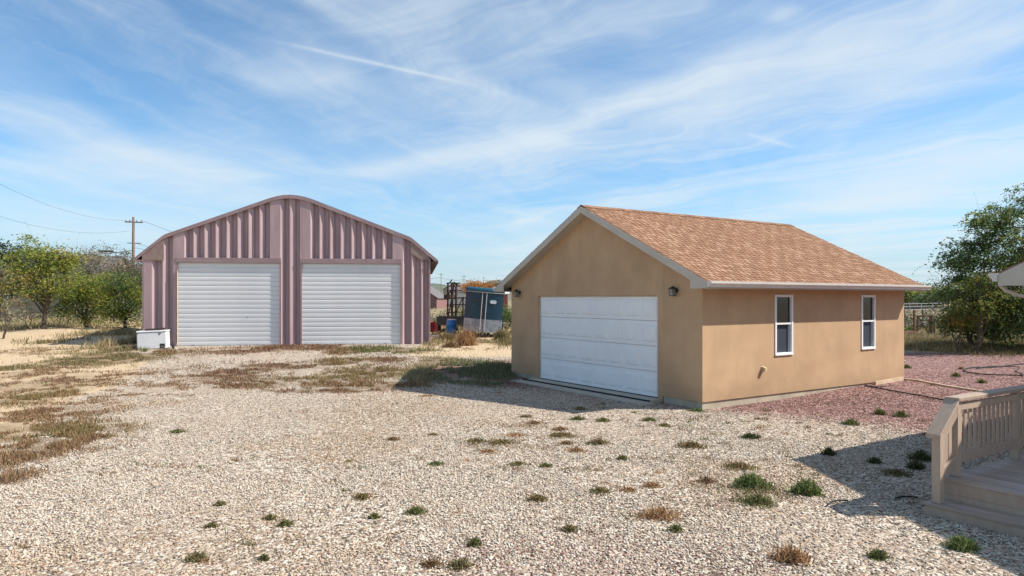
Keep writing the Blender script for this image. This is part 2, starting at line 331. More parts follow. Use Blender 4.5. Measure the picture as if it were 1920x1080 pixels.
# ------------------------------------------------------------------ object helpers
def tag(o, label=None, cat=None, group=None, kind=None):
    if label: o['label'] = label
    if cat: o['category'] = cat
    if group: o['group'] = group
    if kind: o['kind'] = kind
    return o
def empty(name, loc, rz=0.0, label=None, cat=None, group=None, rot=None):
    o = bpy.data.objects.new(name, None); COL.objects.link(o); o.location = loc
    o.rotation_euler = rot or (0, 0, rz); o.empty_display_size = .3
    return tag(o, label, cat, group)
def link(name, me, m, parent=None, loc=(0, 0, 0), rot=(0, 0, 0), scale=(1, 1, 1)):
    o = bpy.data.objects.new(name, me); COL.objects.link(o); o.parent = parent
    o.location = loc; o.rotation_euler = rot; o.scale = scale
    if m and not me.materials: me.materials.append(MT[m] if isinstance(m, str) else m)
    return o

class MB:
    def __init__(s): s.v = []; s.f = []; s.c = []; s.cur = None
    def _f(s, *f): s.f.append(tuple(f)); s.c.append(s.cur)
    def box(s, x0, x1, y0, y1, z0, z1):
        n = len(s.v)
        s.v += [(x0, y0, z0), (x1, y0, z0), (x1, y1, z0), (x0, y1, z0), (x0, y0, z1), (x1, y0, z1), (x1, y1, z1), (x0, y1, z1)]
        for f in ((3, 2, 1, 0), (4, 5, 6, 7), (0, 1, 5, 4), (1, 2, 6, 5), (2, 3, 7, 6), (3, 0, 4, 7)): s._f(*[n + i for i in f])
        return s
    def bar(s, a, b, w, h, up=(0, 0, 1)):
        a = Vector(a); b = Vector(b); d = (b - a).normalized(); up = Vector(up)
        sx = d.cross(up).normalized(); uz = sx.cross(d).normalized(); n = len(s.v)
        for p in (a, b):
            for i, j in ((-1, -1), (1, -1), (1, 1), (-1, 1)): s.v.append(tuple(p + sx * (w / 2 * i) + uz * (h / 2 * j)))
        for f in ((3, 2, 1, 0), (4, 5, 6, 7), (0, 1, 5, 4), (1, 2, 6, 5), (2, 3, 7, 6), (3, 0, 4, 7)): s._f(*[n + i for i in f])
        return s
    def prism(s, poly, a0, a1, axis='x'):
        """polygon in the two other axes, pushed along axis"""
        n = len(s.v); k = len(poly)
        for a in (a0, a1):
            for p, q in poly: s.v.append({'x': (a, p, q), 'y': (p, a, q), 'z': (p, q, a)}[axis])
        s._f(*[n + i for i in range(k)][::-1]); s._f(*[n + k + i for i in range(k)])
        for i in range(k): j = (i + 1) % k; s._f(n + i, n + j, n + k + j, n + k + i)
        return s
    def frustum(s, x, y0, y1, z0, z1, inset, h):
        """raised pad on a plane x = const, standing towards -x"""
        n = len(s.v)
        s.v += [(x, y0, z0), (x, y1, z0), (x, y1, z1), (x, y0, z1), (x - h, y0 + inset, z0 + inset), (x - h, y1 - inset, z0 + inset), (x - h, y1 - inset, z1 - inset), (x - h, y0 + inset, z1 - inset)]
        for f in ((4, 7, 6, 5), (0, 4, 5, 1), (1, 5, 6, 2), (2, 6, 7, 3), (3, 7, 4, 0)): s._f(*[n + i for i in f])
    def tube(s, pts, r, sides=6, caps=True):
        pts = [Vector(p) for p in pts]; rs = r if isinstance(r, (list, tuple)) else [r] * len(pts); n = len(s.v)
        up = Vector((0, 0, 1)); prev = None
        for i, p in enumerate(pts):
            d = (pts[min(i + 1, len(pts) - 1)] - pts[max(i - 1, 0)]).normalized()
            if prev is None: a = d.cross(up) if abs(d.z) < .95 else d.cross(Vector((1, 0, 0)))
            else: a = prev - d * prev.dot(d)
            a.normalize(); prev = a; b_ = d.cross(a)
            for k in range(sides):
                t = 2 * math.pi * k / sides; s.v.append(tuple(p + (a * math.cos(t) + b_ * math.sin(t)) * rs[i]))
        for i in range(len(pts) - 1):
            for k in range(sides):
                k2 = (k + 1) % sides; s._f(n + i * sides + k, n + i * sides + k2, n + (i + 1) * sides + k2, n + (i + 1) * sides + k)
        if caps:
            s._f(*[n + k for k in range(sides)][::-1]); s._f(*[n + (len(pts) - 1) * sides + k for k in range(sides)])
        return s
    def lathe(s, prof, cx=0, cy=0, sides=16):
        n = len(s.v); k = len(prof)
        for r, z in prof:
            for i in range(sides):
                t = 2 * math.pi * i / sides; s.v.append((cx + r * math.cos(t), cy + r * math.sin(t), z))
        for j in range(k - 1):
            for i in range(sides):
                i2 = (i + 1) % sides; s._f(n + j * sides + i, n + j * sides + i2, n + (j + 1) * sides + i2, n + (j + 1) * sides + i)
        s._f(*[n + i for i in range(sides)][::-1]); s._f(*[n + (k - 1) * sides + i for i in range(sides)])
        return s
    def mesh(s, name):
        me = bpy.data.meshes.new(name); me.from_pydata(s.v, [], s.f)
        if any(c is not None for c in s.c):
            a = me.attributes.new('col', 'FLOAT_COLOR', 'CORNER'); buf = []
            for f, c in zip(s.f, s.c): buf += list((*(c or (.5, .5, .5)), 1)) * len(f)
            a.data.foreach_set('color', buf)
        me.update(); return me
    def build(s, name, m, parent=None, smooth=False, bevel=0, **k):
        me = s.mesh(name); o = link(name, me, m, parent, **k)
        if smooth:
            for p in me.polygons: p.use_smooth = True
        if bevel:
            b = o.modifiers.new('edge', 'BEVEL'); b.width = bevel; b.segments = 1; b.limit_method = 'ANGLE'; b.angle_limit = R(50)
        return o

def npmesh(name, V, F, col=None, smooth=False):
    """V (n,3), F (m,k) one face size, col (n,3) per vertex"""
    me = bpy.data.meshes.new(name); n = len(V); m, k = F.shape
    me.vertices.add(n); me.vertices.foreach_set('co', np.asarray(V, np.float32).ravel())
    me.loops.add(m * k); me.loops.foreach_set('vertex_index', F.astype(np.int32).ravel())
    me.polygons.add(m); me.polygons.foreach_set('loop_start', np.arange(0, m * k, k, dtype=np.int32))
    me.polygons.foreach_set('loop_total', np.full(m, k, np.int32))
    if smooth: me.polygons.foreach_set('use_smooth', np.ones(m, bool))
    if col is not None:
        a = me.attributes.new('col', 'FLOAT_COLOR', 'POINT'); c = np.ones((n, 4), np.float32); c[:, :3] = col; a.data.foreach_set('color', c.ravel())
    me.update(calc_edges=True); me.validate(); return me

# ------------------------------------------------------------------ ground sheet
# weed patches seen on the ground: centre x, y, half width, half height (photo pixels), density, kind, height
PATCH = [
 (190, 675, 105, 14, .8, 'olive', .09), (310, 663, 60, 8, .5, 'brown', .08), (60, 700, 75, 14, .45, 'brown', .08), (250, 705, 110, 9, .3, 'brown', .07),
 (60, 745, 75, 26, .5, 'mixed', .08), (150, 750, 110, 22, .2, 'brown', .06), (130, 812, 95, 20, .8, 'mixed', .09), (40, 850, 85, 42, .75, 'brown', .10), (15, 900, 45, 18, .6, 'brown', .07),
 (165, 838, 60, 10, .4, 'brown', .05), (190, 818, 20, 8, .9, 'brown', .08), (20, 780, 60, 20, .35, 'brown', .06), (90, 720, 130, 26, .45, 'red', .06), (50, 800, 110, 40, .45, 'brown', .06), (60, 660, 90, 10, .35, 'brown', .06), (230, 740, 110, 14, .2, 'brown', .05), (110, 770, 80, 14, .5, 'red', .06),
 (20, 690, 50, 8, .6, 'olive', .07), (980, 800, 70, 8, .3, 'brown', .03), (930, 833, 75, 10, .5, 'mixed', .04), (1010, 838, 70, 8, .35, 'brown', .035), (940, 872, 40, 8, .35, 'olive', .035), (1080, 880, 60, 6, .3, 'olive', .03), (1200, 918, 60, 8, .3, 'red', .035), (1330, 910, 60, 10, .3, 'brown', .04), (1180, 862, 80, 6, .2, 'olive', .03), (1430, 930, 80, 24, .3, 'olive', .05), (1000, 1000, 110, 10, .2, 'brown', .03), (830, 1058, 60, 8, .5, 'mixed', .04), (420, 960, 80, 10, .15, 'olive', .03), (1400, 845, 90, 10, .2, 'brown', .03), (330, 720, 120, 12, .25, 'brown', .05),
 (560, 653, 120, 6, .7, 'red', .10), (440, 660, 90, 6, .45, 'red', .06), (690, 656, 45, 6, .8, 'green', .11), (765, 658, 65, 6, .6, 'green', .08), (640, 660, 40, 6, .6, 'brown', .08),
 (520, 688, 110, 10, .5, 'red', .08), (420, 705, 80, 14, .6, 'red', .08), (470, 722, 90, 11, .5, 'red', .07), (560, 715, 110, 13, .45, 'mixed', .08), (640, 678, 50, 10, .6, 'mixed', .10),
 (690, 700, 90, 14, .6, 'mixed', .09), (720, 675, 60, 8, .5, 'red', .07), (700, 722, 110, 8, .9, 'brown', .10), (610, 733, 130, 5, .6, 'red', .07),
 (825, 680, 50, 11, .7, 'straw', .10), (875, 690, 80, 14, .9, 'sage', .11), (932, 698, 45, 15, 1.0, 'sage', .13), (820, 708, 60, 10, .5, 'sage', .08), (890, 718, 80, 6, .4, 'sage', .07), (940, 722, 50, 6, .6, 'sage', .07),
 (790, 700, 30, 14, .8, 'straw', .13), (350, 690, 60, 10, .25, 'brown', .05), (300, 730, 120, 12, .12, 'brown', .04), (620, 772, 110, 6, .25, 'brown', .03),
 (900, 641, 60, 5, .5, 'straw', .12), (945, 640, 16, 8, 1.0, 'olive', .25), (820, 642, 18, 8, .8, 'straw', .2),
 (1750, 652, 70, 8, 1.3, 'straw', .22), (1860, 655, 90, 10, 1.4, 'olive', .22), (1800, 640, 130, 10, 1.0, 'straw', .25), (1715, 645, 30, 10, 1.2, 'straw', .3), (1720, 632, 45, 5, 1.6, 'green', .12), (1790, 634, 60, 4, 1.6, 'green', .12),
 (1740, 608, 60, 8, .8, 'olive', .2), (1690, 612, 60, 8, .8, 'green', .2),
 (30, 615, 90, 5, .5, 'straw', .2), (200, 625, 60, 6, .5, 'straw', .2), (100, 640, 60, 6, .3, 'olive', .2), (255, 640, 12, 18, 1.0, 'straw', .35), (85, 612, 60, 6, .8, 'straw', .35),
 (240, 655, 35, 6, .9, 'olive', .15), (880, 655, 70, 4, .2, 'brown', .06),
]
def axis_vals(lo, hi, step, far0, far1, grow=1.16):
    a = list(np.arange(lo, hi + step * .5, step)); s = step; x = a[-1]
    while x < far1: s *= grow; x += s; a.append(x)
    s = step; x = a[0]; b = []
    while x > far0: s *= grow; x -= s; b.append(x)
    return np.array(b[::-1] + a)
gx = axis_vals(-28, 22, .22, -3500, 3500); gy = axis_vals(3, 44, .2, -400, 4500)
XX, YY = np.meshgrid(gx, gy); ZZ = gz(XX, YY)
V = np.stack([XX.ravel(), YY.ravel(), ZZ.ravel()], 1); nx, ny = len(gx), len(gy)
idx = np.arange(nx * ny).reshape(ny, nx)
F = np.stack([idx[:-1, :-1].ravel(), idx[:-1, 1:].ravel(), idx[1:, 1:].ravel(), idx[1:, :-1].ravel()], 1)
def zones(x, y):
    n1 = vnoise(x, y, .25, 21) - .5; n2 = vnoise(x, y, .8, 31) - .5
    bx = -6.2 - (y - 8.5) * .43 + n1 * 3.0 + n2 * .8
    sand = sstep((bx - x) / 2.4 + .3) 
    back = sstep((y - 32.0 + n1 * 3) / 2.0)
    mid = sstep((y - 25.5 + n1 * 2) / 1.6) * sstep((x + 4.6) / 1.2)
    sand = np.maximum(sand, np.maximum(back, mid))
    u = (x - 4.15) * .839 + (y - 15.11) * .544; v = -(x - 4.15) * .544 + (y - 15.11) * .839
    red = sstep((u - .3 + (v + 4.0) * .30 + n2 * 1.2) / 2.6) * (1 - sstep((v - 9) / 3))
    red = np.where(y < 9.6, red * .0 + red * sstep((x - 6.6) / 1.2), red)
    spot = .22 * sstep((1.6 - np.hypot((x - .7) / 1.7, (y - 6.2) / .8)) / 1.2)      # a reddish spill of stones near the camera
    red = np.maximum(red, spot)
    grass = sstep((y - 26.0 + n1 * 1.5) / 1.2) * sstep((x - 12) / 2)
    dist = sstep((np.hypot(x, y) - 42 + n1 * 6) / 14)
    behind = sstep((y - 39) / 4) * .45 * (x < -5)
    fld = np.maximum(np.maximum(dist, grass * .8), behind)
    fld = np.maximum(fld, .5 * sstep((y - 34) / 6) * (x > -5))
    return sand, red, fld
sa, re_, fi = zones(V[:, 0], V[:, 1])
lit = np.zeros(len(V))
def patch_world(p):
    cx, cy = p[0], p[1]; X, Y, Z = gp(cx, cy)
    rx = p[2] / FPX * Y; y0 = gp(cx, cy + p[3])[1]; y1 = gp(cx, cy - p[3])[1]
    return X, (y0 + y1) / 2, rx, (y1 - y0) / 2
PW = [patch_world(p) for p in PATCH]
for p, (X, Y, rx, ry) in zip(PATCH, PW):
    m_ = (abs(V[:, 0] - X) < rx * 1.6) & (abs(V[:, 1] - Y) < ry * 1.6)
    d_ = np.hypot((V[m_, 0] - X) / rx, (V[m_, 1] - Y) / ry)
    lit[m_] = np.maximum(lit[m_], sstep(1.4 - d_) * min(p[4] * 1.25, 1.1))
me = npmesh('ground', V, F, smooth=True)
a = me.attributes.new('zone', 'FLOAT_COLOR', 'POINT'); c = np.ones((len(V), 4), np.float32); c[:, 0] = sa; c[:, 1] = re_; c[:, 2] = fi; a.data.foreach_set('color', c.ravel())
a = me.attributes.new('litter', 'FLOAT', 'POINT'); a.data.foreach_set('value', lit.astype(np.float32))
tag(link('ground', me, 'ground'), kind='structure', label='gravel and sand yard running out to dry fields')

def hill(name, pts, Y, depth, m, label):
    """a ridge: skyline given as (photo x, photo y) at distance Y"""
    rows = []; n = len(pts); xs = np.linspace(pts[0][0], pts[-1][0], 90)
    ys = np.interp(xs, [p[0] for p in pts], [p[1] for p in pts])
    Vh = []; prof = [(-1, 0), (-.6, .25), (-.3, .62), (-.1, .92), (0, 1), (.3, .8), (1, 0)]
    for j, (dy, h) in enumerate(prof):
        for x, y in zip(xs, ys):
            X = (x - 960) / FPX * Y; top = CZ + (HY - y) / FPX * Y
            k = float(vnoise(X, dy * depth + Y, 6 / depth, 77 + j)) - .5
            Vh.append((X, Y + dy * depth, -3 + (top + 3) * h + k * top * .16 * (h > 0) * (h < 1)))
    k = len(xs); ii = np.arange(len(Vh)).reshape(len(prof), k)
    Fh = np.stack([ii[:-1, :-1].ravel(), ii[:-1, 1:].ravel(), ii[1:, 1:].ravel(), ii[1:, :-1].ravel()], 1)
    tag(link(name, npmesh(name, np.array(Vh), Fh, smooth=True), m), kind='structure', label=label)
hill('far_hill', [(500, 556), (700, 545), (800, 541), (862, 533), (890, 529), (915, 535), (960, 541), (1100, 548), (1400, 553)], 2400, 500, 'hill_blue', 'wooded hill painted in blue haze far behind the horse trailer')
hill('scrub_hill', [(300, 556), (600, 546), (760, 536), (812, 531), (838, 534), (862, 545), (900, 556)], 900, 220, 'hill', 'green scrub hill left of the far gable')
hill('dry_hill', [(860, 556), (895, 538), (918, 526), (936, 524), (958, 528), (1010, 545), (1080, 556)], 1100, 240, 'hill_brown', 'dry brown hill right of the horse trailer')

# ------------------------------------------------------------------ detached stucco garage
GA = math.atan2(.544, .839)
G = empty('detached_garage', (4.15, 15.11, 0), GA, 'tan stucco garage with brown shingle gable roof and white overhead door', 'garage')
GL, GW = 8.27, 7.66                      # length, width
def zr(y): return 4.86 - .488 * abs(y - 3.83)
T = .15
DY0, DY1, DZ0, DZ1 = 1.36, 6.22, .07, 2.49
WIN = [(2.497, 3.163, 1.07, 2.50), (6.13, 6.77, 1.07, 2.50)]
w = MB()
sb = .15                                  # foot of the stucco
w.box(0, T, 0, DY0, sb, DZ1); w.box(0, T, DY1, GW, sb, DZ1)
w.box(.004, T, DY0 - .16, DY0, 0.0, sb); w.box(.004, T, DY1, DY1 + .16, 0.0, sb)
w.prism([(0, DZ1), (GW, DZ1), (GW, zr(GW) - .16), (3.83, zr(3.83) - .16), (0, zr(0) - .16)], 0, T)
w.prism([(0, sb), (GW, sb), (GW, zr(GW) - .16), (3.83, zr(3.83) - .16), (0, zr(0) - .16)], GL - T, GL)
x = T; zt = zr(0) - .17
for (a, b_, z0, z1) in WIN:
    w.box(x, a, 0, T, sb, zt); w.box(a, b_, 0, T, sb, z0); w.box(a, b_, 0, T, z1, zt); x = b_
w.box(x, GL - T, 0, T, sb, zt)
w.box(T, GL - T, GW - T, GW, sb, zt)
w.build('wall', 'stucco', G)
f = MB()
f.box(.03, GL - .03, .03, .18, -.35, sb - .003); f.box(.03, GL - .03, GW - .18, GW - .03, -.35, sb - .003)
f.box(.03, .18, .18, DY0 - .17, -.35, sb - .003); f.box(.03, .18, DY1 + .17, GW - .18, -.35, sb - .003); f.box(GL - .18, GL - .03, .18, GW - .18, -.35, sb - .003)
f.box(.05, .18, DY0 - .17, DY1 + .17, -.35, .0)
f.build('foundation', 'concrete', G)
MB().box(-.012, -.002, .0, .005, 0, .001)
# roof
rf = MB(); k = .055
for s in (1, -1):
    ye = -.42 if s == 1 else 8.08
    P_ = [(ye, zr(ye) - .018), (3.83, zr(3.83) - .018), (3.83, zr(3.83) - .018 - k), (ye, zr(ye) - .018 - k)]
    rf.prism(P_ if s == 1 else P_[::-1], -.30, 8.55)
roof = rf.build('roof', 'far_brown', G)
pitch = math.atan(.488)
def tabcol():
    t = random.random(); a_, b_, c_ = (.215, .115, .07), (.335, .19, .118), (.45, .29, .19)
    t = .25 + .65 * t; q = (Vector(a_).lerp(Vector(b_), t * 1.8) if t < .55 else Vector(b_).lerp(Vector(c_), (t - .55) * 1.7)); q *= random.uniform(.94, 1.05)
    return tuple(q)
EXPO = .1425; LN = 1.08
def shingle_mesh(i, length=LN):
    m_ = MB(); m_.cur = tuple(Vector((.245, .125, .075)) * random.uniform(.85, 1.1)); m_.box(0, length - .002, 0, EXPO + .05, 0, .006)
    x = random.uniform(.0, .1)
    while x < length - .08:
        wd = random.uniform(.09, .17); x1 = min(x + wd, length - .01)
        m_.cur = tabcol(); n0 = len(m_.v); m_.v += [(x, .001, .0061), (x1, .001, .0061), (x1, EXPO, .0061), (x, EXPO, .0061), (x, .001, .0135), (x1, .001, .0135), (x1, EXPO, .0105), (x, EXPO, .0105)]
        for q_ in ((4, 5, 6, 7), (0, 1, 5, 4), (1, 2, 6, 5), (3, 0, 4, 7)): m_._f(*[n0 + t_ for t_ in q_])
        x = x1 + random.uniform(.025, .07)
    return m_.mesh('shingle')
SHV = [shingle_mesh(i) for i in range(14)]
slope_len = 4.25 / math.cos(pitch); n = 0; sh_mat = MT['shingle']
for me_ in SHV: me_.materials.append(sh_mat)
rows = int(slope_len / EXPO)
for r in range(rows):
    s_ = r * EXPO - .02; off = (r * .37) % LN; x = -.315 - off
    while x < 8.565 - .05:
        x0 = max(x, -.315); x1 = min(x + LN, 8.565)
        if x1 - x0 > .1:
            o = bpy.data.objects.new('shingle', random.choice(SHV)); COL.objects.link(o); o.parent = roof
            o.location = (x0, -.42 + s_ * math.cos(pitch), zr(-.42) - .014 + s_ * math.sin(pitch) + .004 * 0)
            o.rotation_euler = (pitch - .035, 0, 0); o.scale = ((x1 - x0) / LN, 1, 1); n += 1
        x += LN
print('shingles', n)
bk = MB()
for r in range(rows):
    s_ = r * EXPO - .02; y0 = 8.08 - s_ * math.cos(pitch); z0 = zr(8.08) + s_ * math.sin(pitch)
    x = -.315
    while x < 8.5:
        x1 = min(x + random.uniform(.2, .5), 8.565); bk.cur = tabcol(); t = random.choice((.004, .010))
        c_, sn = math.cos(pitch), math.sin(pitch)
        bk.prism([(y0, z0 - .01), (y0 - .18 * c_, z0 - .012 + .18 * sn), (y0 - .18 * c_, z0 - .006 + .18 * sn), (y0 + .003, z0 + t)][::-1], x, x1); x = x1
o = bk.build('shingles', 'shingle', roof); o['kind'] = 'stuff'
x = -.32
while x < 8.5:
    m_ = MB(); m_.cur = tuple(Vector(tabcol()) * .8); x1 = min(x + .21, 8.57)
    m_.prism([(-.15, -.069), (0, .004), (.15, -.069), (.15, -.077), (0, -.004), (-.15, -.077)][::-1], 0, x1 - x + .02)
    m_.build('ridge_cap', 'shingle', roof, loc=(x, 3.83, zr(3.83) + .012), rot=(0, .012, 0)); x = x1
# trim
def rake(x0, x1, nm='fascia', off=.0, d=.20):
    a = [(-.42, zr(-.42) - .022), (3.83, zr(3.83) - .022), (3.83, zr(3.83) - d), (.05, zr(.05) - d), (.05, 2.63), (-.42, 2.63)]
    MB().prism(a[::-1], x0, x1).build(nm, 'trim', G, bevel=.004)
    b_ = [(7.66 - p, q) for p, q in a]; MB().prism(b_, x0, x1).build(nm, 'trim', G, bevel=.004)
rake(-.33, -.302); rake(8.552, 8.58)
for x0, x1 in ((-.302, -.001), (8.271, 8.552)):
    for s in (0, 1):
        a = [(-.40, zr(-.40) - .185), (3.83, zr(3.83) - .185), (3.83, zr(3.83) - .165), (-.40, zr(-.40) - .165)]
        a = [(p if s == 0 else 7.66 - p, q) for p, q in a]
        MB().prism(a if s else a[::-1], x0, x1).build('soffit', 'trim', G)
for s in (0, 1):
    yy = lambda y: y if s == 0 else 7.66 - y
    a, b_ = sorted((yy(-.419), yy(-.002))); MB().box(-.301, 8.551, a, b_, 2.635, 2.655).build('soffit', 'trim', G)
    a, b_ = sorted((yy(-.442), yy(-.421))); MB().box(-.331, 8.581, a, b_, 2.625, 2.765).build('fascia', 'trim', G)
    pr = [(-.444, 2.765), (-.444, 2.655), (-.505, 2.655), (-.515, 2.70), (-.555, 2.735), (-.56, 2.785), (-.545, 2.785), (-.543, 2.742), (-.50, 2.705), (-.495, 2.667), (-.452, 2.667), (-.452, 2.765)]
    pr = [(yy(p), q) for p, q in pr]
    gt = MB().prism(pr if s else pr[::-1], -.35, 8.63).build('gutter', 'gutter', G)
    for xx in (-.352, 8.628):
        e = [(yy(p), q) for p, q in ((-.444, 2.785), (-.444, 2.655), (-.505, 2.655), (-.515, 2.70), (-.555, 2.735), (-.56, 2.785))]
        MB().prism(e if s else e[::-1], xx, xx + .003).build('gutter_end', 'gutter', gt)
# overhead door
DR = MB().box(.115, .13, DY0 + .002, DY1 - .002, DZ0, DZ1 - .002).build('overhead_door', 'white_metal', G)
sh = (DZ1 - DZ0 - .012) / 4; pw = (DY1 - DY0 - .06) / 8
for i in range(4):
    m_ = MB(); z0 = DZ0 + .012 + i * sh; m_.box(.075, .113, DY0 + .03, DY1 - .03, z0 + .006, z0 + sh - .005)
    for j in range(8):
        y0 = DY0 + .03 + j * pw + .055; m_.frustum(.0748, y0, y0 + pw - .11, z0 + .10, z0 + sh - .10, .020, .016)
        m_.frustum(.0586, y0 + .045, y0 + pw - .155, z0 + .145, z0 + sh - .145, .016, .006)
    m_.build('door_section', 'white_metal', DR, bevel=.004)
for y0 in (DY0 + .001, DY1 - .03): MB().box(.045, .10, y0, y0 + .028, DZ0, DZ1 - .03).build('door_stop', 'cream', DR)
MB().box(.045, .10, DY0 + .03, DY1 - .03, DZ1 - .032, DZ1 - .003).build('door_stop', 'cream', DR)
MB().box(.07, .118, DY0 + .03, DY1 - .03, DZ0 + .0, DZ0 + .012).build('door_seal', 'rubber', DR)
# windows
for (a, b_, z0, z1) in WIN:
    m_ = MB(); t = .05; m_.box(a - .012, a + t, -.022, .07, z0 - .012, z1 + .012); m_.box(b_ - t, b_ + .012, -.022, .07, z0 - .012, z1 + .012)
    m_.box(a + t, b_ - t, -.022, .07, z1 - t, z1 + .012); m_.box(a + t, b_ - t, -.022, .07, z0 - .012, z0 + t)
    wn = m_.build('window', 'vinyl', G, bevel=.004)
    zm = z0 + (z1 - z0) * .52
    MB().box(a + t + .001, b_ - t - .001, -.012, .05, zm - .022, zm + .022).build('meeting_rail', 'vinyl', wn, bevel=.003)
    MB().box(a + t + .001, b_ - t - .001, .035, .045, zm + .023, z1 - t - .001).build('pane', 'glass_dark', wn)
    MB().box(a + t + .001, b_ - t - .001, .055, .062, z0 + t + .001, zm - .023).build('pane', 'screen', wn)
    MB().box(b_ - t - .05, b_ - t - .005, .02, .054, z0 + t + .001, zm - .024).build('sash', 'curtain', wn)
    MB().box(a - .01, b_ + .01, -.035, -.0225, z0 - .012, z0 + .02).build('sill', 'vinyl', wn)
# wall lanterns
for vy in (.75, 7.18):
    L_ = MB().lathe([(.045, 0), (.05, .01), (.05, .03), (.02, .04)], sides=12).mesh('back_plate')
    base = link('wall_lantern', L_, 'black_metal', G, loc=(0.0, vy, 2.60), rot=(0, R(-90), 0))
    m_ = MB(); m_.tube([(0, 0, .03), (.045, 0, .07), (.05, 0, .11), (.02, 0, .13)], .010, 6)
    ar = m_.build('arm', 'black_metal', base)
    lx, lz = .13, -.02                    # lantern centre: out from the wall, relative height
    def loc(x, y, z): return (z, y, x)    # the plate is turned, so swap axes
    cg = MB()
    for sx in (-1, 1):
        for sy in (-1, 1): cg.bar(loc(lx + .052 * sx, .052 * sy, lz - .10), loc(lx + .062 * sx, .062 * sy, lz + .05), .008, .008, (0, 1, 0))
    cg.box(lz - .112, lz - .098, -.058, .058, lx - .058, lx + .058); cg.box(lz + .048, lz + .06, -.072, .072, lx - .072, lx + .072)
    n0 = len(cg.v); cg.v += [loc(lx - .07, -.07, lz + .0605), loc(lx + .07, -.07, lz + .0605), loc(lx + .07, .07, lz + .0605), loc(lx - .07, .07, lz + .0605), loc(lx, 0, lz + .125)]
    for q in range(4): cg._f(n0 + q, n0 + (q + 1) % 4, n0 + 4)
    cg.build('lantern_cage', 'black_metal', base)
    MB().box(lz - .097, lz + .047, -.045, .045, lx - .045, lx + .045).build('glass', 'lamp_glass', base)
# dryer style vent on the side wall
m_ = MB().box(1.985, 2.095, -.012, -.001, .70, .83); v_ = m_.build('wall_vent', 'cream', G, bevel=.004)
MB().prism([(-.013, .825), (-.10, .80), (-.105, .715), (-.013, .74)], 1.995, 2.085).build('hood', mat('yellow_vent', (.56, .42, .22), (.48, .36, .19), .6), v_, bevel=.006)
# slab in front of the overhead door
ap = empty('door_apron', (4.15, 15.11, 0), GA, 'concrete strip with its shaded step face painted black below the white overhead door', 'concrete apron')
MB().box(-.66, -.335, DY0 - .25, DY1 + .45, -.14, .026).build('slab', 'slab_concrete', ap, bevel=.006)
MB().box(-.295, .115, DY0 - .10, DY1 + .12, -.14, .068).build('slab', 'slab_concrete', ap, bevel=.006)
MB().box(-.334, -.296, DY0 - .05, DY1 + .3, -.12, .060).build('shaded_step_face', 'rubber', ap)  # black strip stands in for the slab's step edge in shadow

# ------------------------------------------------------------------ pink steel double shed
SA = math.atan2(.1334, .991); SZ = .34
SH = empty('steel_shed', (-16.02, 30.19, SZ), SA, 'dusty pink corrugated steel building with two white roll up doors', 'metal building')
def tpx(px):
    s = 156.6 - .0153 * (px - 334.5); d = 4758 / s; X = (px - 960) / FPX * d; return (X + 16.02) / .991
half = [(-.38, 3.80), (.80, 4.79), (.90, 4.855), (1.02, 4.905), (5.25, 6.505), (5.6, 6.615), (5.9, 6.67), (6.18, 6.69)]
prof = half + [(12.36 - p, q) for p, q in half[:-1]][::-1]
px_, pz_ = [p for p, q in prof], [q for p, q in prof]
def zs(t): return float(np.interp(t, px_, pz_))
CR, PN = -.13, .07
def ribs(t0, t1, strips, z0, end_flat=None, z1=None, last_flat=None):
    """strips: px pairs of the sunlit right-hand flanks"""
    st = [(tpx(a), tpx(b)) for a, b in strips]; segs = []
    cur = [(t0, CR)]
    for i, (a, b) in enumerate(st):
        if a > cur[-1][0] + .01: cur.append((a, CR))
        cur.append((b - .03 * (b - a > .1), CR + .105)); cur.append((b + .02, PN)); nx_ = st[i + 1][0] if i + 1 < len(st) else (last_flat if last_flat else t1)
        w_ = nx_ - b; fl = min(.09, w_ * .3); cr = .035 if w_ > .2 else .01
        cur.append((max(nx_ - fl - cr, b + .03), PN)); cur.append((nx_ - cr, CR)); segs.append(cur); cur = [(nx_ - cr, CR)]
    if last_flat: segs.append([cur[-1], (t1, CR)])
    for sg in segs:
        m_ = MB(); pts = []
        for (p, q), (p2, q2) in zip(sg, sg[1:]):        # sample so the top follows the roof
            pts.append((p, q))
        pts.append(sg[-1]); n0 = 0; th = .012
        for (p, q) in pts:
            zt_ = (zs(p) - .10) if z1 is None else z1
            m_.v += [(p, q, z0), (p, q, zt_), (p, q + th, z0), (p, q + th, zt_)]
        for i in range(len(pts) - 1):
            a, b = 4 * i, 4 * (i + 1); m_._f(a, b, b + 1, a + 1); m_._f(b + 2, a + 2, a + 3, b + 3); m_._f(a, a + 2, b + 2, b); m_._f(a + 1, b + 1, b + 3, a + 3)
        m_._f(0, 1, 3, 2); e_ = 4 * (len(pts) - 1); m_._f(e_, e_ + 2, e_ + 3, e_ + 1)
        m_.build('wall_panel', 'pink_steel', SH)
DL0, DL1, DR0, DR1 = 1.42, 5.73, 6.68, 11.02
HD = 3.66
ribs(0, DL0, [(287, 294), (308, 316.5)], 0, last_flat=tpx(328))
ribs(DL1, DR0, [(526.6, 534.5), (545.5, 555)], 0, last_flat=tpx(565))
ribs(DR1, 12.30, [(755.5, 761), (773, 780), (791, 796.5)], 0)
ribs(DL0, DL1, [(347.5, 353.5), (365.5, 374), (386, 395), (407, 415), (427.5, 436), (448, 457), (468.5, 477.5), (489, 497.5)], HD + .2, last_flat=tpx(509))
ribs(DR0, DR1, [(583, 589.5), (601, 609), (620.5, 628), (640.5, 648.5), (660.5, 668.5), (680, 688), (699.5, 707), (719, 727)], HD + .2, last_flat=tpx(738))
MB().box(12.30, 12.38, -.14, .10, 0, 3.9).build('corner_trim', 'pink_trim', SH)
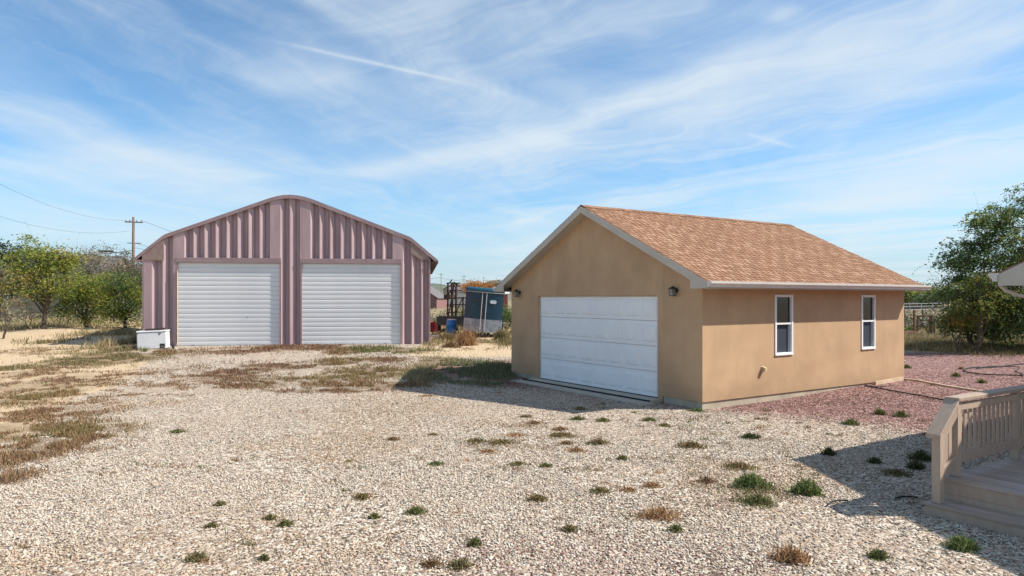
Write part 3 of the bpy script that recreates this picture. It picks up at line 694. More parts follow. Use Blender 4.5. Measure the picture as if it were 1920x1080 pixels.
MB().box(-.03, .05, -.14, .10, 0, 3.9).build('corner_trim', 'pink_trim', SH)
for a, b in ((DL0, DL1), (DR0, DR1)):
    MB().box(a - .06, b + .06, -.15, .05, HD, HD + .215).build('door_header', 'pink_trim', SH, bevel=.005)
    for q in (a - .055, b): MB().box(q, q + .055, -.135, .05, 0, HD - .002).build('door_jamb', 'pink_trim', SH)
    fr = MB().box(a, b, -.035, -.02, 0, HD - .002).build('roll_up_door', 'door_slat', SH)
    h = HD / 18; sm = MB(); pr = [(-.036, 0), (-.048, .006), (-.056, .02), (-.060, h * .5), (-.058, h * .78), (-.050, h - .022), (-.040, h - .014), (-.040, h - .001), (-.0355, h - .001), (-.0355, 0)]
    sm.prism(pr[::-1], .001, b - a - .001); sme = sm.mesh('slat')
    for i in range(18): link('slat', sme, 'door_slat', fr, loc=(a, 0, i * h + .0005), scale=(1, 1, .998))
    MB().box(a + .002, b - .002, -.07, -.037, 0, .05).build('bottom_bar', 'galv_plain', fr)
    lk = a + 2.9
    if a < 3: MB().box(lk, lk + .03, -.072, -.0615, 1.24, 1.275).build('lock', 'black_metal', fr)
    for sx in (a + .6, b - .75): MB().box(sx, sx + .10, -.085, -.0715, .02, .04).build('lift_handle', 'black_metal', fr)
MB().tube([(DL0 - .02, -.16, .05), (DL0 + .015, -.16, .25), (DL0 + .005, -.16, .6), (DL0 + .005, -.16, 3.3)], .022, 6).build('conduit', 'cream', SH)
# boarded gable corners
for s in (0, 1):
    xx = lambda p: p if s == 0 else 12.36 - p
    e = .86 if s == 0 else .95
    poly = [(-.03, 3.74), (e, 3.74), (e, zs(e) - .09), (.45, zs(.45) - .09), (-.03, zs(-.03) - .09)]
    if s: poly = [(.05, 3.86), (.42, 3.86), (.86, 4.15), (.86, zs(.86) - .09), (.45, zs(.45) - .09), (.05, zs(.05) - .09)]
    poly = [(xx(p), q) for p, q in poly]
    MB().prism(poly if s == 0 else poly[::-1], -.149, -.1315, 'y').build('corner_board', 'tan_board', SH)
MB().box(-.36, 0.0, -.2, 14.9, 3.70, 3.76).build('eave_soffit', 'tan_board', SH)
MB().box(12.37, 12.72, -.2, 14.9, 3.72, 3.78).build('eave_soffit', 'rust', SH)
# side, back walls, roof
MB().box(0, .1, .1, 14.8, 0, 3.72).box(12.26, 12.36, .1, 14.8, 0, 3.72).build('side_wall', 'pink_steel', SH)
MB().prism([(0, 0), (12.36, 0)] + [(p, q - .12) for p, q in prof[2:-2]][::-1], 14.8, 14.9, 'y').build('back_wall', 'pink_steel', SH)
m_ = MB(); th = .085
poly = prof + [(p, q - th) for p, q in prof][::-1]
n0 = len(prof)
for yv in (-.15, 15.1): m_.v += [(p, yv, q) for p, q in poly]
k = len(poly)
for i in range(k): j = (i + 1) % k; m_._f(i, i + k, j + k, j)
for i in range(n0 - 1):
    m_._f(i, i + 1, k - 2 - i, k - 1 - i); m_._f(k + i, 2 * k - 1 - i, 2 * k - 2 - i, k + i + 1)
rs = m_.build('roof', 'roof_pink', SH, smooth=False)
def arch(y0, y1, dz0, dz1):
    m_ = MB(); A = [(p, q + dz1) for p, q in prof]; B_ = [(p, q + dz0) for p, q in prof]
    for yv in (y0, y1): m_.v += [(p, yv, q) for p, q in A + B_[::-1]]
    for i in range(k): j = (i + 1) % k; m_._f(i, i + k, j + k, j)
    for i in range(n0 - 1): m_._f(i, i + 1, k - 2 - i, k - 1 - i); m_._f(k + i, 2 * k - 1 - i, 2 * k - 2 - i, k + i + 1)
    return m_
arch(-.178, -.1505, -.15, .012).build('roof_edge', 'pink_trim', SH)
for i in range(24): arch(.2 + i * .62, .42 + i * .62, .001, .06).build('roof_rib', 'roof_pink', rs)
MB().box(-.05, 12.42, -.25, 14.9, -.3, .0).build('floor_slab', 'concrete', SH)
t = empty('loose_board', (*gp(553, 646)[:2], SZ + .02), SA, 'short pale board lying on the ground between the two roll up doors', 'board')
MB().box(-.33, .33, -.08, .06, 0, .05).build('plank', 'cream', t)
MB().box(-.28, -.20, -.05, .05, -.1, .0).box(.2, .28, -.05, .05, -.1, .0).build('block', 'concrete', t)

# ------------------------------------------------------------------ chest freezer by the shed
x, y, z = gp(257, 656)
FZ = empty('chest_freezer', (x, y, z - .03), 0, 'old white chest freezer with black things on its lid beside the pink shed', 'freezer', rot=(R(0), R(-2.0), R(14)))
b_ = MB().box(0, 1.12, 0, .60, .03, .72).build('cabinet', 'white_enamel', FZ, bevel=.03)
MB().box(-.015, 1.135, -.02, .62, .725, .79).build('lid', 'white_enamel', FZ, bevel=.02)
MB().box(.86, 1.05, -.006, .2, .06, .24).build('compressor_opening', 'rubber', FZ)
MB().box(.9, 1.02, -.01, -.007, .12, .135).build('grille', 'galv_plain', FZ)
for px0, py0 in ((.02, .02), (1.02, .02), (.02, .5), (1.02, .5)): MB().box(px0, px0 + .08, py0, py0 + .08, 0, .03).build('foot', 'rubber', FZ)
MB().prism([(.80, .70), (.83, .56), (.93, .66), (.90, .70)], -.004, -.001, 'y').build('torn_patch', 'galv', FZ)
MB().prism([(.01, .70), (.01, .62), (.06, .66), (.05, .70)], -.004, -.001, 'y').build('torn_patch', 'galv', FZ)
z_l = .79
for (a, b2, nm, lab) in ((.30, .66, 'dark_tray', 'flat black tray on the left of the freezer lid'), (.66, 1.04, 'dark_tray', 'flat black tray on the right of the freezer lid')):
    o = empty(nm, FZ.matrix_world @ Vector((0, 0, 0)), 0, lab, 'tray', 'trays on the freezer'); bpy.context.view_layer.update()
    o.location = Matrix.Translation(FZ.location) @ FZ.rotation_euler.to_matrix().to_4x4() @ Vector((a, .1, z_l)); o.rotation_euler = (0, R(-2 - (4 if a > .5 else 1)), R(14))
    MB().box(0, b2 - a, 0, .42, .002, .025).build('tray_bottom', 'dark_tarp', o)
    MB().box(0, b2 - a, 0, .02, .025, .07).box(0, b2 - a, .4, .42, .025, .07).box(0, .02, .02, .4, .025, .07).box(b2 - a - .02, b2 - a, .02, .4, .025, .07).build('rim', 'rust', o)
o = empty('old_tire', (FZ.location.x + 1.27, FZ.location.y + .42, gzf(FZ.location.x + 1.2, FZ.location.y + .4) + .13), 0, 'small dark tire leaning on the right end of the freezer', 'tire', rot=(0, R(80), R(14)))
ringm = MB(); ringm.tube([(math.cos(a) * .10, math.sin(a) * .10, 0) for a in np.linspace(0, 2 * math.pi, 19)], .04, 8, False); ringm.build('tread', 'rubber', o, smooth=True)
MB().lathe([(.062, -.02), (.062, .02)], sides=14).build('rim', 'rust', o)

# ------------------------------------------------------------------ horse trailer
x, y, z = gp(903, 633)
TR = empty('horse_trailer', (x, y, z + .0), 0, 'blue horse trailer with silver lower panels leaning to one side in the weeds', 'horse trailer', rot=(R(0), R(4.6), R(2.5)))
Wd, B0, Ht, Ln = 1.02, .42, 2.62, 3.6
def shell(z0, z1, bow, inset, y0, y1, rnd=0.0):
    """rounded rear with a bow: returns mesh builder of plan shape pushed up; rnd rounds the top"""
    m_ = MB(); xs = np.linspace(-1, 1, 13); rows_ = []
    lv = [(z0, 0)] + ([(z1 - rnd, 0)] + [(z1 - rnd + rnd * math.sin(a), rnd * (1 - math.cos(a))) for a in np.linspace(.3, 1.5, 5)] if rnd else [(z1, 0)])
    for zz, ins in lv:
        pts = [(xx * (Wd - inset - ins), y0 + ins - bow * (1 - abs(xx) ** 2.2)) for xx in xs] + [(Wd - inset - ins, y1 - ins), (-(Wd - inset - ins), y1 - ins)]
        rows_.append(pts); m_.v += [(p, q, zz) for p, q in pts]
    k = len(rows_[0])
    for j in range(len(lv) - 1):
        for i in range(k): i2 = (i + 1) % k; m_._f(j * k + i, j * k + i2, (j + 1) * k + i2, (j + 1) * k + i)
    m_._f(*range(k)[::-1]); m_._f(*[(len(lv) - 1) * k + i for i in range(k)])
    return m_
shell(B0 - .12, .98, .16, .0, 0, Ln).build('lower_panel', 'galv', TR, smooth=False)
shell(.981, 2.40, .16, .005, 0.003, Ln).build('body', 'trailer_blue', TR)
shell(2.42, 2.66, .20, -.03, -.02, Ln, .14).build('roof', 'trailer_teal', TR, smooth=True)
shell(2.401, 2.419, .19, -.04, -.03, Ln).build('trim_band', 'gutter', TR)
def yb(x_): return .0 - .16 * (1 - abs(x_ / Wd) ** 2.2)
for x0 in (-.13, .10):
    rd = MB().tube([(x0, yb(x0) - .03, .38), (x0, yb(x0) - .03, 2.40)], .022, 6).build('lock_rod', 'galv_plain', TR)
    MB().box(x0 - .05, x0 + .05, yb(x0) - .05, yb(x0) - .0, .45, .55).build('latch', 'galv_plain', rd)
MB().box(-.012, .012, yb(0) - .008, yb(0) + .05, .32, 2.39).build('door_gap', 'rubber', TR)
for s, mm in ((-1, 'glass_dark'), (1, 'curtain')):
    m_ = MB(); x0, x1 = (.30, .64) if s > 0 else (-.62, -.28)
    ang = math.atan2(yb(x1) - yb(x0), x1 - x0)
    poly = [(0.05, 0), (.29, 0), (.34, .05), (.34, .13), (.29, .18), (.05, .18), (0, .13), (0, .05)]
    m_.prism(poly[::-1] if False else poly, -.012, .03, 'y')
    m_.build('window', mm, TR, loc=(x0, yb(x0) - .012, 1.84), rot=(0, 0, ang))
for s in (-1, 1): MB().box(s * (Wd + .04) - .05, s * (Wd + .04) + .05, 0.1, .35, .5, .80).build('tail_lamp', 'trailer_teal' if s > 0 else 'dark_tarp', TR)
for yw in (1.5, 2.3):
    for s in (-1, 1):
        w_ = MB().lathe([(.18, -.09), (.30, -.09), (.32, -.05), (.32, .05), (.30, .09), (.18, .09)], sides=18).mesh('wheel'); o = link('wheel', w_, 'rubber', TR, loc=(s * .86, yw, .30), rot=(0, R(90), 0))
        MB().lathe([(.17, -.10), (.17, .10)], sides=14).build('rim', 'galv_plain', o)
jk = MB(); jk.tube([(0, -.12, .34), (-.02, -.2, .12), (0, -.25, .02)], .035, 6); jk.bar((-.3, -.2, .1), (.35, -.3, .12), .07, .05); jk.build('rear_jack', 'rust', TR)

# blue barrel, tipped red tub, black flatbed, rusty rack, wire crate
x, y, z = gp(845, 625); y = 39.5; x = (846 - 960) / FPX * y; z = gzf(x, y)
B_ = empty('blue_barrel', (x, y, z), 0, 'blue plastic barrel standing left of the horse trailer', 'barrel', rot=(R(2), R(2), 0))
MB().lathe([(.24, 0), (.275, .03), (.28, .25), (.295, .28), (.28, .31), (.28, .56), (.295, .59), (.28, .62), (.275, .84), (.25, .88)], sides=20).build('drum', 'barrel_blue', B_, smooth=True)
MB().lathe([(.255, .88), (.26, .89), (.26, .91), (.22, .912)], sides=20).build('rim', 'gutter', B_)
x = (814 - 960) / FPX * 40; z = gzf(x, 40)
o = empty('red_tub', (x - .15, 40, z + .42), 0, 'faded red round tub tipped on its side by the shed corner', 'tub', rot=(R(75), R(25), R(20)))
MB().lathe([(.16, -.30), (.20, -.28), (.30, .14), (.33, .16), (.33, .19), (.29, .19), (.19, -.22), (.0, -.24)], sides=18).build('shell', 'faded_red', o, smooth=True)
MB().tube([(.3, 0, .16), (.25, 0, .35), (-.25, 0, .35), (-.3, 0, .16)], .012, 5).build('handle', 'rust', o)
FBx = (848 - 960) / FPX * 42
o = empty('flatbed_trailer', (FBx, 42, gzf(FBx, 42)), R(3), 'low black flatbed trailer behind the blue barrel', 'flatbed trailer')
MB().box(-.95, 1.0, 0, 3.0, .48, .60).build('bed', 'dark_tarp', o); MB().box(-.95, 1.0, 0, .05, .60, 1.0).build('side_board', 'dark_tarp', o); MB().box(-.95, 1.0, 2.95, 3.0, .60, .95).build('side_board', 'dark_tarp', o)
for sx in (-.85, .9):
    wo = link('wheel', MB().lathe([(.2, -.09), (.3, -.08), (.3, .08), (.2, .09)], sides=16).mesh('wheel'), 'rubber', o, loc=(sx, 1.4, .3), rot=(0, R(90), 0))
RX = (854 - 960) / FPX * 46
o = empty('steel_rack', (RX, 46, gzf(RX, 46)), R(-12), 'tall rusty steel rack of bars rising behind the blue barrel', 'steel rack')
for sx in (-.55, -.28, -.0, .5):
    for sy in (0, 1.1):
        if sx == 0 and sy: continue
        top = 3.15 if sx < -.1 else (2.9 if sx < .1 else 2.2)
        MB().bar((sx, sy, 0), (sx + .03, sy, top), .09, .09, (0, 1, 0)).build('post', 'rust', o)
for zz, x0, x1 in ((.7, -.6, .6), (1.15, -.6, .6), (1.65, -.6, .6), (2.1, -.6, .62), (2.6, -.58, .1), (3.1, -.62, .0)):
    for sy in (-.05, 1.15): MB().bar((x0, sy, zz), (x1, sy, zz + .05), .07, .07).build('crossbar', 'rust', o)
for k2, (a, b2) in enumerate((((-.5, -.1, .7), (-.05, -.1, 3.0)), ((-.6, .5, 3.1), (-.3, .2, 3.35)), ((.1, -.1, 1.2), (.5, -.1, 2.1)), ((-.6, -.12, 2.1), (-.3, -.12, 2.6)))):
    MB().bar(a, b2, .06, .06, (0, 1, 0)).build('brace', 'rust', o)
MB().box(-.75, -.4, -.2, 1.2, 2.05, 2.35).build('winch_box', 'rust', o)
x, y, z = gp(813, 646); y = 33.5; x = (814 - 960) / FPX * y
o = empty('wire_crate', (x, y, gzf(x, y)), R(8), 'small grey wire crate on the ground at the right corner of the pink shed', 'crate')
for i in range(4): MB().box(-.2, .2, -.15, -.135, i * .1, i * .1 + .03).build('slat', 'galv_plain', o)
for sx in (-.2, .185): MB().box(sx, sx + .015, -.155, .15, 0, .36).build('side', 'galv_plain', o)
MB().box(-.2, .2, -.13, .15, .0, .03).build('floor', 'galv_plain', o)

# ------------------------------------------------------------------ deck and the house on the right
DK = empty('wood_deck', (4.73, 7.66, 0), GA, 'tan painted wooden deck with slatted railing and two steps', 'deck')
DT = .385; ST = .14; YE = -5.6
xb = .245; bw = .139; pal = ['deck_wood', MT['deck_wood']]
bm_ = MB().box(0, bw - .014, YE, .12, 0, .032).mesh('deck_board'); bm_.materials.append(MT['deck_wood'])
i = 0
while xb < 3.70:
    o = bpy.data.objects.new('deck_board', bm_); COL.objects.link(o); o.parent = DK; o.location = (xb, random.uniform(-.004, .004), DT - .032 + random.uniform(-.0015, .0015)); xb += bw; i += 1
MB().box(.265, .29, YE, .10, DT - .175, DT - .033).build('riser_board', 'rail_wood', DK)
MB().box(.272, .29, YE, .10, -.1, DT - .178).build('riser_board', 'rail_wood', DK)
MB().box(.292, 3.75, .075, .10, -.1, DT - .035).build('skirt_board', 'rail_wood', DK)
MB().box(-.065, .075, YE, .155, ST - .032, ST).build('stair_tread', 'deck_wood', DK, bevel=.004)
MB().box(.081, .270, YE, .155, ST - .032, ST).build('stair_tread', 'deck_wood', DK, bevel=.004)
MB().box(-.05, -.025, YE, .14, -.15, ST - .034).build('riser_board', 'rail_wood', DK)
MB().box(-.024, .27, .12, .145, -.15, ST - .034).build('skirt_board', 'rail_wood', DK)
PS = .092
def post(x0, y0, z0, z1, slope=0):
    MB().prism([(x0, z0), (x0 + PS, z0), (x0 + PS, z1 + slope * PS), (x0, z1)], y0, y0 + PS, 'y').build('post', 'rail_wood', DK, bevel=.004)
P1, P2, P3, P4 = 0.0, .40, 1.947, 3.50
RT = 1.245
post(P1, 0, ST, .915, .80); post(P2, 0, DT, RT); post(P3, 0, DT, RT); post(P4, 0, DT, RT)
# sloped stair rail
sl = (RT - .915) / (P2 - P1)
MB().prism([(-.06, .915 - .06 * sl), (P2 - .035, RT - .035 * sl), (P2 - .035, RT - .035 * sl + .045), (-.06, .915 - .06 * sl + .045)], -.03, .125, 'y').build('handrail', 'rail_wood', DK, bevel=.004)
MB().prism([(P1 + PS + .001, .82), (P2 - .001, .82 + sl * (P2 - PS)), (P2 - .001, .82 + sl * (P2 - PS) + .13), (P1 + PS + .001, .95)], .002, .034, 'y').build('top_rail', 'rail_wood', DK)
MB().prism([(P1 + PS + .001, .40), (P2 - .001, .50), (P2 - .001, .63), (P1 + PS + .001, .53)], .002, .038, 'y').build('bottom_rail', 'rail_wood', DK, bevel=.003)
MB().prism([(.17, .44), (.26, .47), (.26, 1.08), (.17, 1.00)], .040, .060, 'y').build('baluster', 'rail_wood', DK)
MB().prism([(.28, .48), (.37, .51), (.37, 1.15), (.28, 1.08)], .040, .060, 'y').build('baluster', 'rail_wood', DK)
# level rails
MB().box(P2 - .034, 3.78, -.03, .125, RT + .002, RT + .042).build('handrail', 'rail_wood', DK, bevel=.004)
for a, b2 in ((P2, P3), (P3, P4)):
    MB().box(a + PS + .001, b2 - .001, .002, .036, 1.135, 1.215).build('top_rail', 'rail_wood', DK, bevel=.003)
    MB().box(a + PS + .001, b2 - .001, .002, .036, .535, .645).build('bottom_rail', 'rail_wood', DK, bevel=.003)
    n_ = 12; stp = (b2 - a - PS - .03) / n_
    for i in range(n_):
        x0 = a + PS + .02 + i * stp; MB().box(x0 + .01, x0 + .074, .038, .053, .555, 1.200).build('baluster', 'rail_wood', DK, bevel=.003)
# house
HO = empty('house', (7.70, 10.10, 0), GA, 'pale house at the right edge with only its eave corner and gutter in view', 'house')
hz = lambda yv: 2.79 - (yv - .36) * .5 if yv > -5 else 2.79 + 5.36 * .5 - (-5 - yv) * .5
MB().prism([(-9.99, -.3), (-.01, -.3), (-.01, hz(0) - .16), (-5, hz(-5) - .16), (-9.99, hz(-9.99) - .16)], 0, .15).box(.15, 9, -.16, -.01, -.3, 2.7).box(.15, 9, -9.99, -9.84, -.3, 2.7).build('wall', 'stucco', HO)
for s in (0, 1):
    yy = (lambda y: y) if s == 0 else (lambda y: -10 - y)
    p_ = [(yy(.36), hz(.36) - .02), (-5, hz(-5) - .02), (-5, hz(-5) - .07), (yy(.36), hz(.36) - .07)]
    rr = MB().prism(p_ if s else p_[::-1], -.44, 9.2).build('roof', 'far_brown', HO)
    bk = MB(); Ls = 5.36 / math.cos(math.atan(.5)); c_, sn = math.cos(math.atan(.5)), math.sin(math.atan(.5))
    for r in range(int(Ls / .15) - 1):
        x = -.46; y0 = .36 - r * .15 * c_; z0 = hz(.36) + r * .15 * sn - .012
        while x < 9.1:
            x1 = min(x + random.uniform(.4, .9), 9.2); bk.cur = tabcol(); q = [(yy(y0 + .01), z0), (yy(y0 - .19 * c_), z0 + .19 * sn), (yy(y0 - .19 * c_), z0 + .19 * sn + .006), (yy(y0 + .012), z0 + random.choice((.008, .014)))]
            bk.prism(q if s else q[::-1], x, x1); x = x1
    o = bk.build('shingles', 'shingle', rr); o['kind'] = 'stuff'
    q = [(.36, hz(.36) - .022), (-5, hz(-5) - .022), (-5, hz(-5) - .20), (-.12, hz(-.12) - .20), (-.12, 2.60), (.36, 2.60)]
    q = [(yy(a), b2) for a, b2 in q]; MB().prism(q[::-1] if s else q, -.47, -.442).build('fascia', 'trim', HO)
    a, b2 = sorted((yy(.001), yy(.34))); MB().box(-.441, 9.2, a, b2, 2.605, 2.625).build('soffit', 'trim', HO)
    q = [(-.01, hz(-.01) - .185), (-5, hz(-5) - .185), (-5, hz(-5) - .165), (-.01, hz(-.01) - .165)]; q = [(yy(a), b2) for a, b2 in q]
    MB().prism(q if not s else q[::-1], -.441, -.001).build('soffit', 'trim', HO)
    pr = [(.362, 2.77), (.362, 2.665), (.42, 2.665), (.432, 2.70), (.468, 2.735), (.475, 2.785), (.46, 2.785), (.458, 2.742), (.42, 2.71), (.41, 2.677), (.37, 2.677), (.37, 2.77)]
    pr = [(yy(a), b2) for a, b2 in pr]; gt = MB().prism(pr[::-1] if s else pr, -.49, 9.2).build('gutter', 'gutter', HO)
    e = [(yy(a), b2) for a, b2 in ((.362, 2.785), (.362, 2.665), (.42, 2.665), (.432, 2.70), (.468, 2.735), (.475, 2.785))]
    MB().prism(e[::-1] if s else e, -.493, -.4905).build('gutter_end', 'gutter', gt)
ds = MB(); ds.tube([(-.22, .42, 2.68), (-.22, .42, 2.60), (-.20, .36, 2.53), (-.12, .22, 2.46), (-.02, .07, 2.42), (.03, .05, 2.34), (.05, .05, 2.2), (.05, .05, .1)], .030, 8)
ds.build('downspout', 'trim', HO, smooth=True)

# ------------------------------------------------------------------ hoses, edging board
def hose(name, pts, r, m, label, cat, group=None):
    out = []; P_ = [Vector((*gp(px, py)[:2], 0)) for px, py in pts]
    for i in range(len(P_) - 1):
        p0 = P_[max(i - 1, 0)]; p1 = P_[i]; p2 = P_[i + 1]; p3 = P_[min(i + 2, len(P_) - 1)]
        for k_ in range(6):
            t = k_ / 6; q = .5 * ((2 * p1) + (-p0 + p2) * t + (2 * p0 - 5 * p1 + 4 * p2 - p3) * t * t + (-p0 + 3 * p1 - 3 * p2 + p3) * t ** 3); out.append(q)
    out.append(P_[-1]); out = [Vector((q.x, q.y, gzf(q.x, q.y) + r * 1.1 + .012)) for q in out]
    tag(MB().tube(out, r, 7).build(name, m, None, smooth=True), label, cat, group)
hose('garden_hose', [(1622, 724), (1632, 727), (1665, 733), (1720, 743), (1778, 754), (1830, 764)], .016, 'rubber', 'black hose running from the garage foot over the red gravel', 'hose')
hose('garden_hose', [(1625, 725), (1645, 727), (1662, 725)], .012, 'rubber', 'short thin black hose end beside the foundation of the garage', 'hose')
hose('garden_hose', [(1915, 702), (1918, 706), (1900, 705), (1850, 704), (1815, 700), (1808, 695), (1822, 691), (1865, 690), (1905, 685), (1925, 683)], .018, 'rubber', 'loop of black hose lying on red gravel near the tree', 'hose')
hose('garden_hose', [(1830, 693), (1860, 688), (1910, 690), (1905, 697), (1915, 702)], .014, 'rubber', 'thinner black hose crossing inside the loop near the tree', 'hose')
hose('drip_line', [(1551, 951), (1560, 944), (1572, 942), (1590, 942)], .010, 'rubber', 'short bent black tube in the gravel left of the railing shadow', 'tube')
hose('drip_line', [(1679, 937), (1695, 934), (1722, 936)], .010, 'rubber', 'short black tube lying in the shade left of the deck steps', 'tube')
o = empty('edging_board', (0, 0, 0), 0, 'long pale edging boards laid end to end from garage corner towards the deck', 'edging')
pts = [(1692, 712), (1722, 715), (1752, 721), (1780, 726), (1812, 731), (1850, 737)]
for (a, b2) in zip(pts, pts[1:]):
    A = gp(*a); B2 = gp(*b2); MB().bar((A[0], A[1], A[2] + .022), (B2[0] - .02, B2[1], B2[2] + .022), .075, .045).build('board', 'plain_wood', o)
A = gp(1640, 722); B2 = gp(1692, 713)
o = empty('foundation_board', (0, 0, 0), 0, 'short pale board along the foundation below the far garage window', 'board')
MB().bar((A[0], A[1] - .02, A[2] + .05), (B2[0], B2[1] - .02, B2[2] + .05), .05, .10).build('plank', 'plain_wood', o)

# ------------------------------------------------------------------ vegetation helpers
def leaves(C_, size, cols, seed=0, droop=.35, aspect=.45):
    """one rhombus leaf per centre"""
    rg = np.random.default_rng(seed); n = len(C_)
    th = rg.uniform(0, 2 * np.pi, n); el = rg.normal(-droop, .45, n)
    d = np.stack([np.cos(th) * np.cos(el), np.sin(th) * np.cos(el), np.sin(el)], 1)
    r = rg.normal(size=(n, 3)); w_ = np.cross(d, r); w_ /= np.linalg.norm(w_, axis=1, keepdims=True) + 1e-6
    L_ = size * rg.uniform(.6, 1.4, (n, 1)); Wd_ = L_ * aspect
    V_ = np.stack([C_ - d * L_ * .5, C_ + w_ * Wd_ * .5, C_ + d * L_ * .5, C_ - w_ * Wd_ * .5], 1).reshape(-1, 3)
    return V_, np.arange(n * 4).reshape(n, 4), np.repeat(cols, 4, 0)
def pick(palette, n, rg, jit=.18):
    p = np.array(palette)[rg.integers(0, len(palette), n)]; return np.clip(p * rg.uniform(1 - jit, 1 + jit, (n, 1)), 0, 1)
GREEN = [(.075, .125, .04), (.095, .155, .05), (.125, .19, .06), (.17, .225, .075)]
YGREEN = [(.21, .24, .04), (.28, .29, .055), (.34, .31, .07), (.15, .20, .04), (.10, .15, .035)]
GOLD = [(.38, .24, .05), (.45, .30, .07), (.28, .22, .05)]
DRY = [(.30, .23, .15), (.22, .17, .11), (.38, .31, .22)]
GREY = [(.16, .155, .12), (.22, .20, .16), (.11, .12, .085)]

def tree(name, x, y, lobes, trunk_h, n_clu, per, size, palettes, seed, label, cat='tree', group=None, clu_r=.42, trunk_r=.10, bark='bark',
         twigs=True, stems=1, droop=.35, z=None, sprays=False):
    """lobes: (dx, dy, z, rx, ry, rz, weight) of the crown; palettes: list of (palette, weight)"""
    rg = np.random.default_rng(seed); z0 = gzf(x, y) if z is None else z
    T_ = empty(name, (x, y, z0), 0, label, cat, group)
    lw = np.array([l[6] for l in lobes]); lw = lw / lw.sum(); cl = []
    while len(cl) < n_clu:
        l = lobes[rg.choice(len(lobes), p=lw)]; v_ = rg.normal(size=3); v_ /= np.linalg.norm(v_); rr = rg.uniform(.25, 1) ** .45 * rg.uniform(.72, 1.08)
        p = np.array([l[0] + v_[0] * l[3] * rr, l[1] + v_[1] * l[4] * rr, l[2] + v_[2] * l[5] * rr])
        if p[2] > .15: cl.append(p)
    cl = np.array(cl); stems_ = []
    br = MB()
    for s in range(stems):
        a = rg.uniform(0, 6.28); off = .16 * (stems > 1); lean = rg.normal(0, .06 if stems == 1 else .22, 2)
        pts = [(off * math.cos(a), off * math.sin(a), -.15)]
        for i in range(1, 6):
            t = i / 5; pts.append((off * math.cos(a) + lean[0] * t * trunk_h + .03 * rg.normal(), off * math.sin(a) + lean[1] * t * trunk_h + .03 * rg.normal(), trunk_h * t))
        rad = trunk_r / (stems ** .5); MB().tube(pts, [rad * (1.35 if i == 0 else 1 - .35 * i / 5) for i in range(6)], 9).build('trunk', bark, T_, smooth=True); stems_.append(pts)
    mains = []; nmain = max(5, min(16, len(cl) // 7))
    for ci, c_ in enumerate(cl):
        pts = stems_[rg.integers(0, stems)]; s_ = Vector(pts[rg.integers(3, 6)]); e = Vector(c_)
        if ci >= nmain:
            cand = [m for m in mains if m.z < e.z + .25]; s_ = min(cand or mains, key=lambda m: (m - e).length)
        L_ = (e - s_).length
        mid = s_.lerp(e, .45) + Vector((0, 0, .18 * L_)) + Vector(rg.normal(0, .06 * L_, 3)); q = []
        for k_ in range(6): t = k_ / 5; q.append(s_ * (1 - t) ** 2 + mid * 2 * t * (1 - t) + e * t * t)
        r0 = trunk_r * .28 * (.6 + .4 * min(L_ / 3, 1)); r0 *= 1.5 if ci < nmain else .7
        if ci < nmain: mains += q[1:5]
        br.tube(q, [r0 * (1 - .85 * k_ / 5) for k_ in range(6)], 5, False)
        if twigs:
            for _ in range(3):
                e2 = e + Vector(rg.normal(0, clu_r * .8, 3)); br.tube([q[4], q[4].lerp(e2, .6) + Vector((0, 0, .05)), e2], [r0 * .25, r0 * .15, .003], 3, False)
    br.build('branch', bark, T_)['kind'] = 'stuff'
    Cs, cs = [], []
    pw_ = np.array([p[1] for p in palettes], float); pw_ /= pw_.sum()
    for c_ in cl:
        nl = max(4, int(per * rg.uniform(.5, 1.5))); pal_ = palettes[rg.choice(len(palettes), p=pw_)][0]
        rr = clu_r * rg.uniform(.6, 1.3)
        if sprays:    # feathery fronds: leaflets in rows along arching stalks
            ns = max(2, nl // 14)
            for _ in range(ns):
                a = rg.uniform(0, 6.28); o_ = c_ + rg.normal(0, rr * .62, 3) * np.array([1, 1, .32]); ln_ = rg.uniform(.3, .62); t = np.linspace(0, 1, 14)
                P_ = o_ + np.stack([np.cos(a) * t * ln_, np.sin(a) * t * ln_, .12 * t - .42 * t * t * ln_ * 2], 1) + rg.normal(0, .028, (14, 3))
                Cs.append(P_); cs.append(pick(pal_, 14, rg) * rg.uniform(.85, 1.15))
        else:
            P_ = c_ + rg.normal(0, 1, (nl, 3)) * np.array([rr, rr, rr * .6]) * .62; Cs.append(P_); cs.append(pick(pal_, nl, rg) * rg.uniform(.85, 1.15))
    C_ = np.concatenate(Cs); c_ = np.concatenate(cs)
    V_, F_, cc = leaves(C_, size, c_, seed, droop); o = link('crown', npmesh('crown', V_, F_, cc), 'leaf', T_); 
    return T_

# big feathery tree at the right edge
def pxX(px, Y): return (px - 960) / FPX * Y
tx, ty = pxX(1815, 26.6), 26.6
tree('locust_tree', tx + .7, ty + .6, [(-.1, -.3, 1.4, 1.7, 1.2, .8, 2.2), (2.6, -.2, 1.3, 2.2, 1.5, .9, 2.4), (.6, -.4, .95, 1.3, .9, .5, 1.2), (1.9, 0, 4.6, 1.9, 1.8, 1.8, 3), (.6, 0, 3.4, 1.9, 1.6, 1.3, 2), (1.6, 0, 2.3, 2.6, 1.9, 1.2, 2.6), (3.6, 0, 3.4, 2.2, 2.0, 2.6, 3), (-.6, -.2, 3.5, 1.0, .8, .9, 1.0), (-.2, -.3, 2.2, 1.3, 1, 1.0, 1.4), (.5, -.2, 4.9, 1.1, .8, .6, .6)],
     1.1, 440, 190, .092, [(GREEN, 8), (YGREEN, 2.2)], 3, 'tall feathery green tree at the right edge behind the red gravel', clu_r=.42, trunk_r=.10, stems=3, sprays=True, droop=.3)
